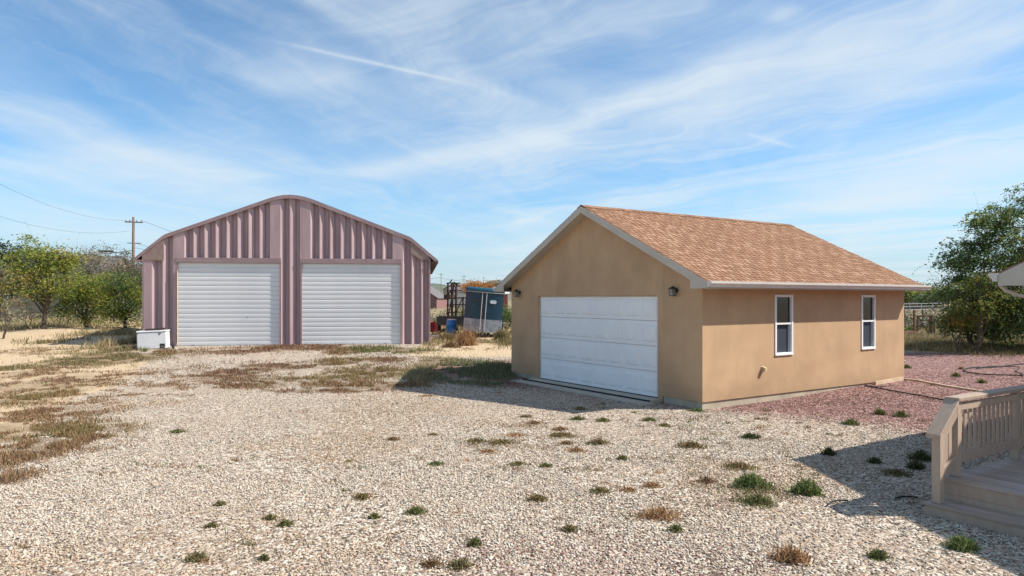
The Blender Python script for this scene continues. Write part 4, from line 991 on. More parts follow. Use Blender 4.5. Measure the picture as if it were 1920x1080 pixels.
tree('locust_sapling', tx - .35, ty - .9, [(-.1, 0, 1.9, 1.1, .8, 1.0, 2), (.2, 0, 2.7, .6, .6, .6, 1)], .9, 45, 110, .075, [(YGREEN, 4), (GREEN, 3), (GOLD, 1.2)], 5,
     'small yellowing tree with thin stems in front of the tall feathery tree', clu_r=.34, trunk_r=.06, stems=3, sprays=True)
tree('locust_sapling', pxX(1786, 29.5), 29.5, [(0, 0, 2.3, 1.0, .8, 1.1, 1), (.3, 0, 3.4, .6, .6, .7, .8)], 1.0, 40, 36, .07, [(GREY, 3), (GREEN, 2)], 6,
     'thin sparse grey green tree just left of the tall feathery tree', clu_r=.36, trunk_r=.05, stems=2)
tree('golden_bush', tx - .2, ty + .0, [(0, -.3, 1.25, .7, .5, .5, 1)], .5, 16, 90, .07, [(GOLD, 4), (YGREEN, 2)], 8, 'low golden leaved bush at the foot of the tall feathery tree', 'bush', clu_r=.28, trunk_r=.03, stems=2)

YG2 = [(.30, .33, .06), (.36, .37, .07), (.40, .37, .09), (.22, .28, .055), (.15, .21, .045)]
# row of trees left of the shed
def ltree(px, Y, lob, *a, **k):
    return tree(a[0], pxX(px, Y), Y, lob, *a[1:], **k)
ltree(81, 37.0, [(.5, 0, 2.6, 2.7, 1.8, 1.15, 4), (-.1, 0, 3.5, 1.6, 1.3, .8, 2), (.9, 0, 3.7, 1.1, 1, .7, 1.0), (-1.0, 0, 4.4, .45, .5, .9, .5), (-1.6, 0, 2.6, 1.0, 1.0, 1.0, 1.0)], 'locust_tree', 1.15, 125, 85, .135,
      [(YG2, 8), (GREEN, 1), (GOLD, .7)], 21, 'yellow green tree with clear dark trunk standing on the sand bank', clu_r=.5, trunk_r=.14)
ltree(160, 38.5, [(0, 0, 1.4, 2.1, 1.4, 1.0, 3), (.2, 0, 2.2, 1.5, 1.1, .8, 2)], 'locust_tree', .5, 85, 90, .13, [(YG2, 6), (GREEN, 3)], 22, 'round bushy green tree between the clear trunked tree and the shed', clu_r=.5, trunk_r=.14, stems=2)
ltree(230, 37.0, [(0, 0, 1.45, 1.3, 1.1, 1.0, 3), (-.2, 0, 2.4, .9, .9, .7, 1)], 'locust_tree', .6, 75, 110, .12, [(GREEN, 5), (YGREEN, 4)], 23, 'darkest green low tree directly left of the pink shed', clu_r=.45, trunk_r=.10, stems=2)
ltree(12, 33.0, [(0, 0, 2.0, .8, .8, 1.1, 2), (.3, 0, 3.0, .7, .7, .6, 1), (-.6, 0, 3.0, .8, .7, .7, 1)], 'young_tree', 1.0, 42, 40, .10, [(YGREEN, 2), (DRY, 2), (GOLD, .8)], 24, 'sparse yellowing young tree at the left edge of the photo', clu_r=.42, trunk_r=.045, stems=2)
ltree(52, 37.5, [(0, 0, 1.6, .7, .7, .7, 1)], 'young_tree', .8, 14, 26, .10, [(YGREEN, 2), (DRY, 2)], 29, 'small sparse sapling left of the clear trunked tree', clu_r=.36, trunk_r=.03, stems=2)
ltree(3, 56, [(0, 0, 3.8, 2.2, 2, 2.6, 1)], 'juniper_tree', 1.5, 60, 170, .2, [([(.03, .05, .035), (.045, .07, .045)], 1)], 25, 'dark blue green evergreen behind the trees at the left edge', clu_r=.8, trunk_r=.16)
ltree(200, 60, [(0, 0, 4.6, 2.9, 2.2, 1.6, 3), (-1.2, 0, 3.2, 2.2, 2, 1.3, 2), (1.6, 0, 3.4, 1.8, 2, 1.4, 2)], 'bare_tree', 1.6, 170, 55, .16, [(DRY, 4), (GREY, 4), (YGREEN, 1)], 26, 'half bare grey brown tree behind the green trees near the utility pole', clu_r=.75, trunk_r=.16, bark='pale_bark', stems=3)
ltree(150, 66, [(0, 0, 5.0, 2.2, 2, 2.0, 1)], 'bare_tree', 2.0, 80, 3, .14, [(GREY, 1)], 27, 'bare twiggy tree rising left of the half bare tree', clu_r=.8, trunk_r=.10, bark='pale_bark', stems=2)
ltree(262, 62, [(0, 0, 3.2, 1.3, 1, 2.0, 1)], 'juniper_tree', 1.2, 30, 160, .2, [([(.03, .045, .03), (.05, .06, .04)], 1)], 28, 'dark evergreen half hidden behind the left corner of the shed', clu_r=.7, trunk_r=.12)
# middle gap and right gap
ltree(897, 62, [(-.7, 0, 3.1, .9, .8, .55, 1), (.8, 0, 3.0, .8, .8, .6, 1)], 'orange_tree', 1.6, 40, 100, .13, [([(.55, .24, .05), (.50, .32, .10), (.42, .16, .05)], 1)], 31, 'orange autumn tree showing above the horse trailer', clu_r=.4, trunk_r=.08, stems=2)
ltree(949, 48, [(0, 0, .8, .9, .8, .7, 1)], 'green_shrub', .3, 16, 130, .13, [(GREEN, 2), (YGREEN, 1)], 32, 'round green shrub right of the horse trailer by the garage', 'bush', clu_r=.4, trunk_r=.04)
ltree(925, 130, [(0, 0, 3.6, 2.5, 2, 1.6, 1)], 'far_tree', 1.2, 30, 90, .35, [([(.03, .05, .03), (.05, .07, .04)], 1)], 33, 'dark tree far behind the horse trailer roof', clu_r=1.0, trunk_r=.15)
far = [(1705, 120, 3.4, 2.2, YGREEN, 'yellow green far tree nearest the garage corner'), (1728, 135, 4.6, 2.6, YGREEN, 'bright far tree just right of the garage eave'), (1750, 110, 2.2, 2.4, GREEN, 'low dark green far tree right of the brown far house'),
       (1765, 140, 4.2, 3.2, YGREEN, 'broad yellowish far tree left of the feathery tree'), (1790, 120, 3.2, 2.8, GREEN, 'dark far tree seen through the thin sapling'), (1850, 130, 3.6, 4.0, GREEN, 'wide far tree behind the feathery tree'), (1905, 125, 3.4, 4.0, YGREEN, 'far tree behind the house corner')]
for i, (px, Y, h, r, pal_, lab) in enumerate(far):
    ltree(px, Y, [(0, 0, h * .6 + .6, r, r, h * .42, 1)], 'far_tree', .8, 34, 90, .34, [(pal_, 3), (GREY, 1)], 50 + i, lab, clu_r=.9, trunk_r=.13, group='trees across the right field')

# ------------------------------------------------------------------ weeds
TONES = {'olive': [(.22, .19, .08), (.17, .16, .07), (.27, .22, .11), (.20, .13, .07)], 'brown': [(.29, .165, .085), (.22, .125, .065), (.34, .215, .12), (.20, .15, .075)],
         'red': [(.25, .125, .075), (.19, .095, .06), (.28, .17, .10), (.20, .15, .08)], 'mixed': [(.26, .15, .07), (.16, .155, .055), (.21, .175, .075), (.30, .19, .095)],
         'green': [(.11, .15, .045), (.16, .185, .06), (.21, .19, .075), (.18, .135, .06)], 'sage': [(.15, .17, .085), (.20, .20, .11), (.12, .14, .07), (.26, .22, .13)],
         'straw': [(.38, .29, .16), (.30, .24, .12), (.24, .22, .10), (.44, .34, .20)], 'bright': [(.12, .19, .05), (.16, .22, .06), (.08, .12, .035), (.23, .25, .09), (.26, .24, .11)],
         'tan': [(.44, .26, .125), (.36, .20, .095), (.52, .35, .19), (.26, .14, .075)], 'dark': [(.06, .09, .03), (.09, .11, .04), (.12, .10, .05)]}
def blades(P_, h, w_, lean, cols, rg):
    n = len(P_); th = rg.uniform(0, 2 * np.pi, n); la = rg.uniform(.1, 1, n) * lean
    d = np.stack([np.cos(th) * np.sin(la), np.sin(th) * np.sin(la), np.cos(la)], 1); hh = (h * rg.uniform(.45, 1.3, n))[:, None]
    t2 = rg.uniform(0, np.pi, n); s_ = np.stack([np.cos(t2), np.sin(t2), np.zeros(n)], 1) * (w_ * rg.uniform(.6, 1.5, (n, 1)))
    tip = P_ + d * hh + rg.normal(0, .1, (n, 3)) * hh
    mid = P_ + d * hh * .55 + np.array([0, 0, .05]) * hh
    V_ = np.stack([P_ - s_ * .5, P_ + s_ * .5, mid + s_ * .45, tip, mid - s_ * .45], 1).reshape(-1, 3)
    b = np.arange(n)[:, None] * 5; F_ = np.concatenate([b + np.array([[0, 1, 2]]), b + np.array([[0, 2, 4]]), b + np.array([[4, 2, 3]])], 0)
    return V_, F_, np.repeat(cols, 5, 0)
class Acc:
    def __init__(s): s.V = []; s.F = []; s.C = []; s.n = 0
    def add(s, t): s.V.append(t[0]); s.F.append(t[1] + s.n); s.C.append(t[2]); s.n += len(t[0])
    def build(s, name, m, parent=None): return link(name, npmesh(name, np.concatenate(s.V), np.concatenate(s.F), np.concatenate(s.C)), m, parent)
acc = Acc(); rg = np.random.default_rng(5)
for p, (X, Y, rx, ry) in zip(PATCH, PW):
    size_k = max(Y / 20, .5); n = int(min(16000, 4200 * p[4] * rx * ry / (size_k ** 1.5) * (1.0 if p[6] < .2 else 1.2)))
    q = rg.normal(0, .52, (n, 2)); x = X + q[:, 0] * rx; y = Y + q[:, 1] * ry
    nn = vnoise(x, y, 2.2, 91, 3); keep = nn > (.56 - .16 * min(p[4], 1.5))
    x, y = x[keep], y[keep]; P_ = np.stack([x, y, gz(x, y)], 1); hscale = p[6] * (.6 + .9 * vnoise(x, y, .9, 61))
    flat = p[6] < .12; acc.add(blades(P_, 1.0 * hscale, .0045 + .00048 * Y, 1.5 if flat else 1.15, pick(TONES[p[5]], len(x), rg, .25), rg))
nt_ = 420
for i in range(nt_):      # tiny sprouts and dead wisps between the stones
    yq = rg.uniform(5.3, 20) if i % 3 else rg.uniform(9, 16); xq = rg.uniform(-.75, .62) * yq
    uq = (xq - 4.15) * .839 + (yq - 15.11) * .544; vq = -(xq - 4.15) * .544 + (yq - 15.11) * .839
    if (uq > -.9 and -.2 < vq < 8) or (xq > 4.2 and yq < 10.5): continue
    if float(vnoise(xq, yq, .3, 515, 2)) < .44: continue
    rq = rg.uniform(.04, .17); nq = int(rg.uniform(8, 45)); q = rg.normal(0, rq * .6, (nq, 2)); x = xq + q[:, 0]; y = yq + q[:, 1] * .8
    tn = ['brown', 'olive', 'green', 'mixed', 'tan', 'red'][rg.integers(0, 6)]; P_ = np.stack([x, y, gz(x, y)], 1)
    acc.add(blades(P_, np.full(nq, rg.uniform(.025, .06)), .005 + .0005 * yq, 1.45, pick(TONES[tn], nq, rg, .25), rg))
tag(acc.build('weed_cover', 'blade'), 'low dry brown and olive weeds spreading through gravel and sand', 'weeds', kind='stuff')
# dry grass and scrub further out
acc = Acc()
n = 26000; ang = rg.uniform(-.72, .72, n); Y = 40 * (rg.uniform(0, 1, n) ** -.55); Y = Y[(Y < 260)]; ang = ang[:len(Y)]; x = Y * ang * 1.15
k_ = vnoise(x, Y, .06, 13) > .36; x, Y = x[k_], Y[k_]; P_ = np.stack([x, Y, gz(x, Y)], 1)
hh = .18 + .25 * rg.random(len(x)); acc.add(blades(P_, hh * .55 * (1 + Y / 200), .05 + .0011 * Y.mean(), 1.2, pick(TONES['straw'] + TONES['olive'], len(x), rg), rg))
tag(acc.build('field_grass', 'blade'), 'dry straw coloured grass covering the fields behind the buildings', 'grass', kind='stuff')
cs, cc = [], []
for i in range(750):
    Yv = 46 * (rg.uniform(0.02, 1) ** -.6); xv = Yv * rg.uniform(-.8, .85)
    if Yv > 330: continue
    u_ = (xv + 16) * .991 + (Yv - 30.2) * .133; v_ = -(xv + 16) * .133 + (Yv - 30.2) * .991
    if -1 < u_ < 13.5 and -1 < v_ < 16: continue
    if 820 < 960 + FPX * xv / Yv < 960 and Yv < 44: continue
    r = rg.uniform(.3, .75) * (1 + Yv / 250); nl = 42; q = rg.normal(0, 1, (nl, 3)) * np.array([r, r, r * .5]) * .6
    p = np.array([xv, Yv, gzf(xv, Yv) + r * .45]) + q; cs.append(p); cc.append(pick(random.choice([GREY, GREY, DRY, [(.12, .14, .06), (.2, .2, .1)]]), nl, rg))
C_ = np.concatenate(cs); V_, F_, c3 = leaves(C_, .26, np.concatenate(cc), 9, .0, .6); tag(link('scrub', npmesh('scrub', V_, F_, c3), 'leaf'), 'scattered grey green scrub bushes dotting the far dry fields', 'scrub', kind='stuff')

def clump(name, px, py, wpx, tone, h, label, n=90, lean=1.3, cat='weed', group='weed clumps growing in the gravel', xy=None, leafy=False, wid=.010):
    X, Y, Z = gp(px, py) if xy is None else (*xy, gzf(*xy)); r = wpx / 2 / FPX * Y; rg_ = np.random.default_rng(int(px * 7 + py))
    a = Acc(); nn = n; an = rg_.uniform(0, 6.28, nn); rr = np.abs(rg_.normal(0, .5, nn)); rr = np.where(rr > .92, .92 * rg_.random(nn), rr) * r; rr = rr * (1 + .16 * np.sin(3 * an + px) + .10 * np.sin(7 * an + py)); x = rr * np.cos(an); y = rr * np.sin(an) * .8
    P_ = np.stack([x, y, gz(X + x, Y + y) - Z], 1); prof_ = (1.15 - .75 * (rr / r) ** 2).clip(.25) * rg_.uniform(.5, 1.3, nn)
    a.add(blades(P_, h * prof_, wid, lean, pick(TONES[tone], nn, rg_, .3), rg_))
    nl = int(nn * (1.6 if tone in ('bright', 'green', 'dark') else .8)); an = rg_.uniform(0, 6.28, nl); rr = r * np.minimum(np.abs(rg_.normal(0, .46, nl)), .88) * (1 + .16 * np.sin(3 * an + px) + .10 * np.sin(7 * an + py)); x = rr * np.cos(an); y = rr * np.sin(an) * .85
    Lf = np.stack([x, y, gz(X + x, Y + y) - Z + h * rg_.random(nl) * (1.05 - .8 * (rr / r) ** 2).clip(.1)], 1)
    V_, F_, c_ = leaves(Lf, wid * 1.9, pick(TONES[tone], nl, rg_, .3), int(px), .0, .42)
    a.add((V_, np.concatenate([F_[:, [0, 1, 2]], F_[:, [0, 2, 3]]]), c_))
    o = a.build(name, 'blade'); o.location = (X, Y, Z)
    tag(o, label, cat, group)
    return o
CL = [
 (333, 811, 34, 'green', .05, 'lone green brown sprig in open gravel in front of the left roll up door'),
 (737, 825, 28, 'brown', .045, 'small reddish brown tuft alone in the gravel below the photo centre'),
 (1083, 787, 34, 'green', .055, 'green weed nearest the right half of the overhead door'),
 (1130, 790, 32, 'green', .055, 'dark green weed right of the tuft nearest the overhead door'),
 (1088, 768, 26, 'olive', .05, 'olive tuft at the shadow edge of the stucco garage'),
 (1217, 789, 34, 'green', .055, 'bright green weed left of the garage near corner'),
 (1247, 799, 34, 'mixed', .045, 'brown green weed touching the bright one left of the garage corner'),
 (1306, 771, 34, 'bright', .05, 'bright green weed against the near corner of the garage foundation'),
 (1050, 806, 34, 'brown', .05, 'brown weed topmost of the middle brown cluster'),
 (1052, 818, 66, 'mixed', .055, 'wide brown and green weed in the middle of the brown cluster'),
 (1062, 832, 34, 'brown', .04, 'small tan green weed under the wide weed of the brown cluster'),
 (1080, 846, 44, 'tan', .045, 'orange tan dry weed lowest of the brown cluster'),
 (1123, 832, 46, 'mixed', .07, 'dense brown green round weed right of the brown cluster'),
 (1000, 794, 38, 'brown', .04, 'flat brown weed left of and above the brown cluster'),
 (985, 782, 28, 'olive', .04, 'little dark weed farthest up left of the brown cluster'),
 (965, 817, 52, 'tan', .03, 'flat orange brown weed left of the brown cluster'),
 (940, 831, 56, 'mixed', .05, 'green and brown weed in the loose patch left of centre right'),
 (893, 828, 46, 'olive', .045, 'dark olive weed at the left end of the loose patch'),
 (917, 848, 44, 'tan', .035, 'rust brown weed below the loose patch'),
 (970, 871, 40, 'olive', .03, 'faint olive sprig under the loose patch'),
 (1297, 838, 66, 'mixed', .07, 'dense olive brown mound weed in front of the garage corner'),
 (1408, 822, 42, 'dark', .07, 'dark green weed right of the olive mound'),
 (1167, 861, 26, 'green', .05, 'small green weed in the middle between dense round weed and olive mound'),
 (1023, 875, 30, 'green', .04, 'small dark green weed below the orange tan one'),
 (1385, 877, 74, 'mixed', .06, 'flat wide green brown weed above the bright green bush'),
 (1325, 903, 44, 'brown', .05, 'brown wiry weed left of the bright green bush'),
 (1410, 913, 76, 'bright', .13, 'largest bright green leafy weed left of the deck shadow'),
 (1420, 943, 82, 'green', .075, 'olive green mat directly below the largest bright weed'),
 (1512, 925, 60, 'bright', .13, 'second bright green weed right of the largest one'),
 (1124, 923, 54, 'olive', .05, 'dark flat weed with brown ends left of two rusty tufts'),
 (1180, 920, 34, 'tan', .04, 'left one of two rusty tufts in the foreground gravel'),
 (1222, 912, 44, 'tan', .045, 'right one of two rusty tufts in the foreground gravel'),
 (1007, 938, 46, 'mixed', .055, 'brown olive weed left of the dark flat weed'),
 (1236, 969, 100, 'tan', .07, 'large tan dead weed mat in the foreground'),
 (1268, 996, 32, 'green', .05, 'small grey green weed under the large tan mat'),
 (1068, 995, 36, 'olive', .05, 'thin olive weed in the foreground left of the tan mat'),
 (890, 1023, 28, 'green', .06, 'small bright tuft near the bottom centre'),
 (862, 1063, 54, 'olive', .05, 'ragged green brown weed at the bottom centre edge'),
 (810, 1060, 40, 'brown', .045, 'ragged brown weed left of the bottom centre green one'),
 (780, 962, 44, 'green', .055, 'green weed with brown tip in the lower centre left'),
 (680, 934, 46, 'mixed', .05, 'brown and dark weed in the lower centre left'),
 (702, 971, 24, 'green', .045, 'tiny green sprig below the brown and dark weed'),
 (368, 1050, 46, 'olive', .06, 'olive weed at the lower left near the bottom edge'),
 (412, 947, 26, 'olive', .04, 'small olive sprig in the lower left gravel'),
 (397, 988, 30, 'olive', .04, 'faint olive sprig below the small one at lower left'),
 (507, 973, 30, 'olive', .04, 'thin dark sprig with a neighbour on its right at lower left'),
 (536, 985, 30, 'green', .045, 'green sprig right of the thin dark one at lower left'),
 (495, 1050, 20, 'green', .045, 'tiny green sprig at the bottom left of centre'),
 (1803, 1028, 60, 'bright', .09, 'bright green weed in front of the deck steps'),
 (1482, 1050, 82, 'tan', .10, 'dry tan wiry weed near the bottom edge left of the steps'),
 (1648, 1046, 44, 'green', .06, 'faded green weed near the bottom edge between tan weed and steps'),
 (1596, 796, 34, 'green', .09, 'green weed on the pinkish gravel below the nearer window'),
 (1650, 777, 26, 'green', .10, 'left one of two green weeds on red gravel'),
 (1690, 781, 32, 'green', .10, 'right one of two green weeds on red gravel'),
 (1553, 853, 28, 'dark', .10, 'dark weed at the tip of the house shadow'),
 (1728, 862, 46, 'dark', .12, 'dark weed in shade next to the deck post'),
 (1717, 879, 34, 'dark', .10, 'lower dark weed in shade next to the deck post'),
 (1680, 889, 70, 'olive', .05, 'flat brown green weed mat in the house shade'),
 (1640, 868, 28, 'dark', .07, 'small dark weed in the middle of the house shade'),
 (1700, 690, 18, 'green', .10, 'green tuft on red gravel just past the garage corner'),
 (1793, 706, 18, 'green', .09, 'grey tuft on red gravel left of the hose loop'),
 (1841, 718, 18, 'green', .09, 'olive tuft on red gravel behind the railing'),
 (1802, 692, 12, 'tan', .07, 'tiny orange tuft at the left end of the hose loop'),
 (818, 871, 34, 'green', .035, 'dark green sprig below the reddish brown tuft'),
 (812, 816, 28, 'brown', .03, 'flat brown tuft right of the reddish brown tuft'),
 (800, 743, 36, 'tan', .03, 'flat orange tuft just outside the garage shadow tip'),
]
for (px, py, w_, tone, h, lab) in CL:
    Y = gp(px, py)[1]; bright = tone == 'bright'
    clump('weed_clump', px, py, w_ * 1.15, tone, h * 1.15, lab, n=int((300 if bright else 230) * (w_ / 40) ** 1.2 + 85), lean=1.2 if bright else 1.4, wid=(.009 if bright else .007) + .0005 * Y)
# taller bushes of weeds by the shed and trailer
clump('tumbleweed', 874, 648, 44, 'tan', .62, 'rusty orange bushy weed in front of the horse trailer', 900, 1.0, 'weed', None, wid=.022)
clump('tumbleweed', 838, 640, 62, 'olive', .36, 'yellow green bushy weed below the blue barrel', 1000, 1.0, 'weed', None, wid=.022)
clump('tumbleweed', 846, 651, 44, 'brown', .22, 'grey brown dry bush below the yellow green one', 700, .9, 'weed', None, wid=.02)
clump('tumbleweed', 940, 640, 34, 'olive', .5, 'olive bushy weed against the garage right of the trailer', 600, .7, 'weed', None, wid=.022)
clump('tall_weed', 272, 659, 30, 'green', .20, 'thin green weed growing up in front of the freezer', 60, .5, 'weed', None, wid=.012)

# ------------------------------------------------------------------ loose gravel stones
def stones():
    rg = np.random.default_rng(77); Ps = []
    for (y0, y1, dens) in ((4.6, 7.0, 1500), (7.0, 9.5, 1250), (9.5, 12.5, 820), (12.5, 16.5, 480), (16.5, 21, 170)):
        xm = .80 * y1 + .6; n = int((y1 - y0) * 2 * xm * dens); x = rg.uniform(-xm, xm, n); y = rg.uniform(y0, y1, n); k_ = abs(x) < .78 * y + .9; Ps.append(np.stack([x[k_], y[k_]], 1))
    P_ = np.concatenate(Ps); x, y = P_[:, 0], P_[:, 1]
    u = (x - 4.15) * .839 + (y - 15.11) * .544; v = -(x - 4.15) * .544 + (y - 15.11) * .839
    du = (x - 4.73) * .839 + (y - 7.66) * .544; dv = -(x - 4.73) * .544 + (y - 7.66) * .839
    ok = ~((u > -.70) & (u < 8.3) & (v > -.02) & (v < 7.7)) & ~((du > -.05) & (dv < .14)); x, y = x[ok], y[ok]
    sa, re2, fi2 = zones(x, y); ok = rg.random(len(x)) > np.clip(sa * 1.1, 0, .97) ; x, y, re2 = x[ok], y[ok], re2[ok]
    ok = rg.random(len(x)) > .62 * sstep((vnoise(x, y, .55, 900, 4) - .50) / .12); x, y, re2 = x[ok], y[ok], re2[ok]
    n = len(x); r = rg.uniform(.0062, .0142, n) * (1 + .25 * (rg.random(n) > .93)) * (1 + .02 * y)
    oc = np.array([[1, 0, 0], [0, 1, 0], [-1, 0, 0], [0, -1, 0], [0, 0, 1], [0, 0, -1]], float)
    fc = np.array([[0, 1, 4], [1, 2, 4], [2, 3, 4], [3, 0, 4], [1, 0, 5], [2, 1, 5], [3, 2, 5], [0, 3, 5]])
    th = rg.uniform(0, 6.28, n); c_, s_ = np.cos(th), np.sin(th)
    sc = np.stack([rg.uniform(.85, 1.5, n), rg.uniform(.7, 1.1, n), rg.uniform(.45, .8, n)], 1) * r[:, None]
    V_ = oc[None] * (1 + rg.uniform(-.25, .25, (n, 6, 1))) * sc[:, None] + rg.uniform(-.15, .15, (n, 6, 3)) * r[:, None, None]
    tl = rg.uniform(-.5, .5, n)[:, None]; V_[:, :, 2] += V_[:, :, 0] * tl
    X_ = V_[:, :, 0] * c_[:, None] - V_[:, :, 1] * s_[:, None] + x[:, None]; Y_ = V_[:, :, 0] * s_[:, None] + V_[:, :, 1] * c_[:, None] + y[:, None]
    Z_ = V_[:, :, 2] + (gz(x, y) + r * rg.uniform(.0, .55, n))[:, None]
    wp = np.array([(.67, .595, .49), (.56, .475, .375), (.46, .375, .285), (.66, .60, .51), (.36, .285, .22), (.22, .185, .15), (.45, .315, .225), (.60, .49, .375), (.13, .11, .095), (.40, .255, .18)])
    wp = wp * .86 + .14 * np.array([.50, .425, .34])
    ww = np.array([.19, .17, .14, .12, .09, .08, .06, .08, .04, .03])
    rp = np.array([(.27, .14, .12), (.35, .20, .175), (.19, .095, .085), (.44, .31, .27), (.31, .17, .155), (.11, .06, .055), (.52, .42, .37)]); rw = np.array([.22, .2, .16, .13, .16, .08, .05])
    isr = rg.random(n) < np.clip(re2 * 1.15 + .015, 0, .96)
    col = np.where(isr[:, None], rp[rg.choice(7, n, p=rw / rw.sum())], wp[rg.choice(10, n, p=ww / ww.sum())]) * rg.uniform(.86, 1.06, (n, 1))
    bigv = sstep((vnoise(x, y, .35, 400, 4) - .46) / .16)[:, None] * .75; col = col * (1 - bigv) + bigv * (col * np.array([.80, .70, .60]) + np.array([.02, .008, .0]))
    F_ = (np.arange(n)[:, None, None] * 6 + fc[None]).reshape(-1, 3)
    me = npmesh('gravel', np.stack([X_, Y_, Z_], 2).reshape(-1, 3), F_, np.repeat(col, 6, 0), smooth=False)
    print('stones', n)
    tag(link('gravel', me, 'stone'), 'loose pale and reddish gravel stones covering the yard', 'gravel', kind='stuff')
stones()

# ------------------------------------------------------------------ poles and wires
PX0, PY0 = pxX(250, 80), 80.0; pz = gzf(PX0, PY0); TOP = CZ + (HY - 407) / FPX * 80
PO = empty('utility_pole', (PX0, PY0, pz), 0, 'tall brown wooden utility pole standing left of the pink shed', 'utility pole')
MB().tube([(0, 0, -.5), (0, 0, 4), (0, 0, TOP - pz)], [.19, .17, .13], 10).build('shaft', 'pole_wood', PO, smooth=True)
a1 = MB().bar((-.95, 0, TOP - pz - .55), (1.1, 0, TOP - pz - .62), .12, .12).build('crossarm', 'pole_wood', PO)
for xx in (-.85, -.4, .4, .95): MB().lathe([(.03, 0), (.07, .03), (.05, .10), (.07, .13), (.03, .2)], xx, 0, 8).build('insulator', 'insulator', a1, loc=(0, 0, TOP - pz - .53))
MB().bar((-.7, 0, 7.9), (.9, 0, 7.85), .08, .08).build('crossarm', 'pole_wood', PO)
MB().tube([(0, 0, 4.2), (.6, 0, 5.2)], .02, 5).build('guy', 'galv_plain', PO)
def wire(a, b, sag, r, label, name='power_line'):
    a, b = Vector(a), Vector(b); pts = [a.lerp(b, t) - Vector((0, 0, 4 * sag * t * (1 - t))) for t in np.linspace(0, 1, 25)]
    tag(MB().tube(pts, r, 5).build(name, 'wire', None), label, 'power line', 'wires on the utility pole')
wire((PX0 - .85, PY0, TOP - .4), at(-40, 325, 52), .9, .010, 'highest wire sloping from the pole to the upper left edge')
wire((PX0 - .5, PY0, TOP - 1.6), at(-40, 393, 58), .9, .010, 'second wire sloping from the pole to the left edge')
wire((PX0 + .95, PY0, TOP - .4), (PX0 + 6, PY0 + 85, TOP - .6), 2.4, .018, 'wire from the pole top going away behind the shed roof')
wire((PX0 + .2, PY0, TOP - 3.0), (PX0 + 5, PY0 + 85, TOP - 3.2), 2.0, .018, 'lower wire from the pole going away behind the shed')
wire((PX0 + .2, PY0, 8.3), (PX0 + 9, PY0 + 60, 8.0), 1.0, .018, 'low wire right of the pole passing behind the shed eave')
wire((PX0, PY0, 8.0), at(-60, 475, 66), .5, .045, 'thick black cable crossing in front of the trees at the left', 'telephone_cable')
o = MB().tube([at(186, 471, 78), at(212, 471, 79)], .12, 8).build('splice_case', 'rubber', None); tag(o, 'black splice case hanging on the thick cable left of the pole', 'splice case')
far_p = [(827, 512, 300, 'leftmost thin far pole above the green hill'), (870, 516, 330, 'middle thin far pole above the trailer'), (907, 519, 380, 'right thin far pole above the trailer roof')]
ends = []
for px, py, Y, lab in far_p:
    t_ = at(px, py, Y); o = empty('far_pole', (t_.x, t_.y, 0), 0, lab, 'utility pole', 'distant poles behind the trailer')
    MB().tube([(0, 0, -1), (0, 0, t_.z)], .11, 6).build('shaft', 'pole_wood', o); MB().bar((-1, 0, t_.z - .6), (1, 0, t_.z - .6), .12, .12).build('crossarm', 'pole_wood', o); ends.append(Vector((t_.x, t_.y, t_.z - 2.0)))
for a, b, lab in ((at(700, 519, 260), ends[0], 'far wire left of the thin poles'), (ends[0], ends[1], 'far wire between the leftmost and middle thin poles'), (ends[1], ends[2], 'far wire between the middle and right thin poles'), (ends[2], at(1010, 524, 420), 'far wire right of the thin poles')):
    pts = [a.lerp(b, t) - Vector((0, 0, 3 * t * (1 - t))) for t in np.linspace(0, 1, 8)]; tag(MB().tube(pts, .05, 4).build('power_line', 'wire', None), lab, 'power line', 'distant wires')

# ------------------------------------------------------------------ far buildings
def far_house(x, y, rz, w_, d_, hw, hr, wall, roof_, label, wins=(), name='far_house', over=.3):
    z = gzf(x, y) - .1; o = empty(name, (x, y, z), rz, label, 'house')
    MB().box(-w_ / 2, w_ / 2, 0, d_, 0, hw).prism([(-w_ / 2, hw), (w_ / 2, hw), (0, hr - .1)], 0.01, d_ - .01, 'y').build('wall', wall, o)
    s = (hr - hw) / (w_ / 2)
    for sg in (-1, 1):
        q = [(sg * (w_ / 2 + over), hw - s * over), (0, hr), (0, hr + .14), (sg * (w_ / 2 + over), hw - s * over + .14)]
        MB().prism(q if sg < 0 else q[::-1], -over, d_ + over, 'y').build('roof', roof_, o)
    for (a, b, z0, z1) in wins:
        wn = MB().box(a - .06, b + .06, -.03, .02, z0 - .06, z1 + .06).build('window', 'vinyl', o); MB().box(a, b, -.045, -.031, z0, z1).build('pane', 'glass_dark', wn)
    return o
far_house(pxX(852, 200), 200, 0, 6.4, 9, 4.6, 6.6, 'far_beige', 'far_roof', 'beige gabled building far behind the steel rack', [(-1.0, .9, 2.2, 3.6)])
far_house(pxX(787, 150), 150, R(-8), 7.5, 10, 2.5, 5.0, 'far_red_roof', 'far_roof', 'dark red low house peeking out right of the pink shed', [(.8, 1.8, 1.0, 1.9)])
far_house(pxX(893, 260), 260, R(90), 9, 9, 5.0, 7.9, 'far_white', 'far_red_roof', 'pale house with reddish roof beyond the orange tree', [(1, 2, 3, 4)])
far_house(pxX(935, 170), 170, R(90), 6, 12, 3.5, 4.6, 'far_white', 'far_roof', 'low white building right behind the horse trailer', [(1, 2, 1.5, 2.5)])
far_house(pxX(952, 110), 110, R(90), 5, 5.5, 2.9, 3.4, 'far_brick', 'far_white', 'small red building with pale roof edge beside the stucco garage', [(1, 1.6, 1, 2)])
far_house(pxX(935, 420), 420, 0, 9, 9, 9, 13.5, 'far_white', 'far_roof', 'tiny white house on the slope of the dry hill', [(-1, 1, 5, 7)])
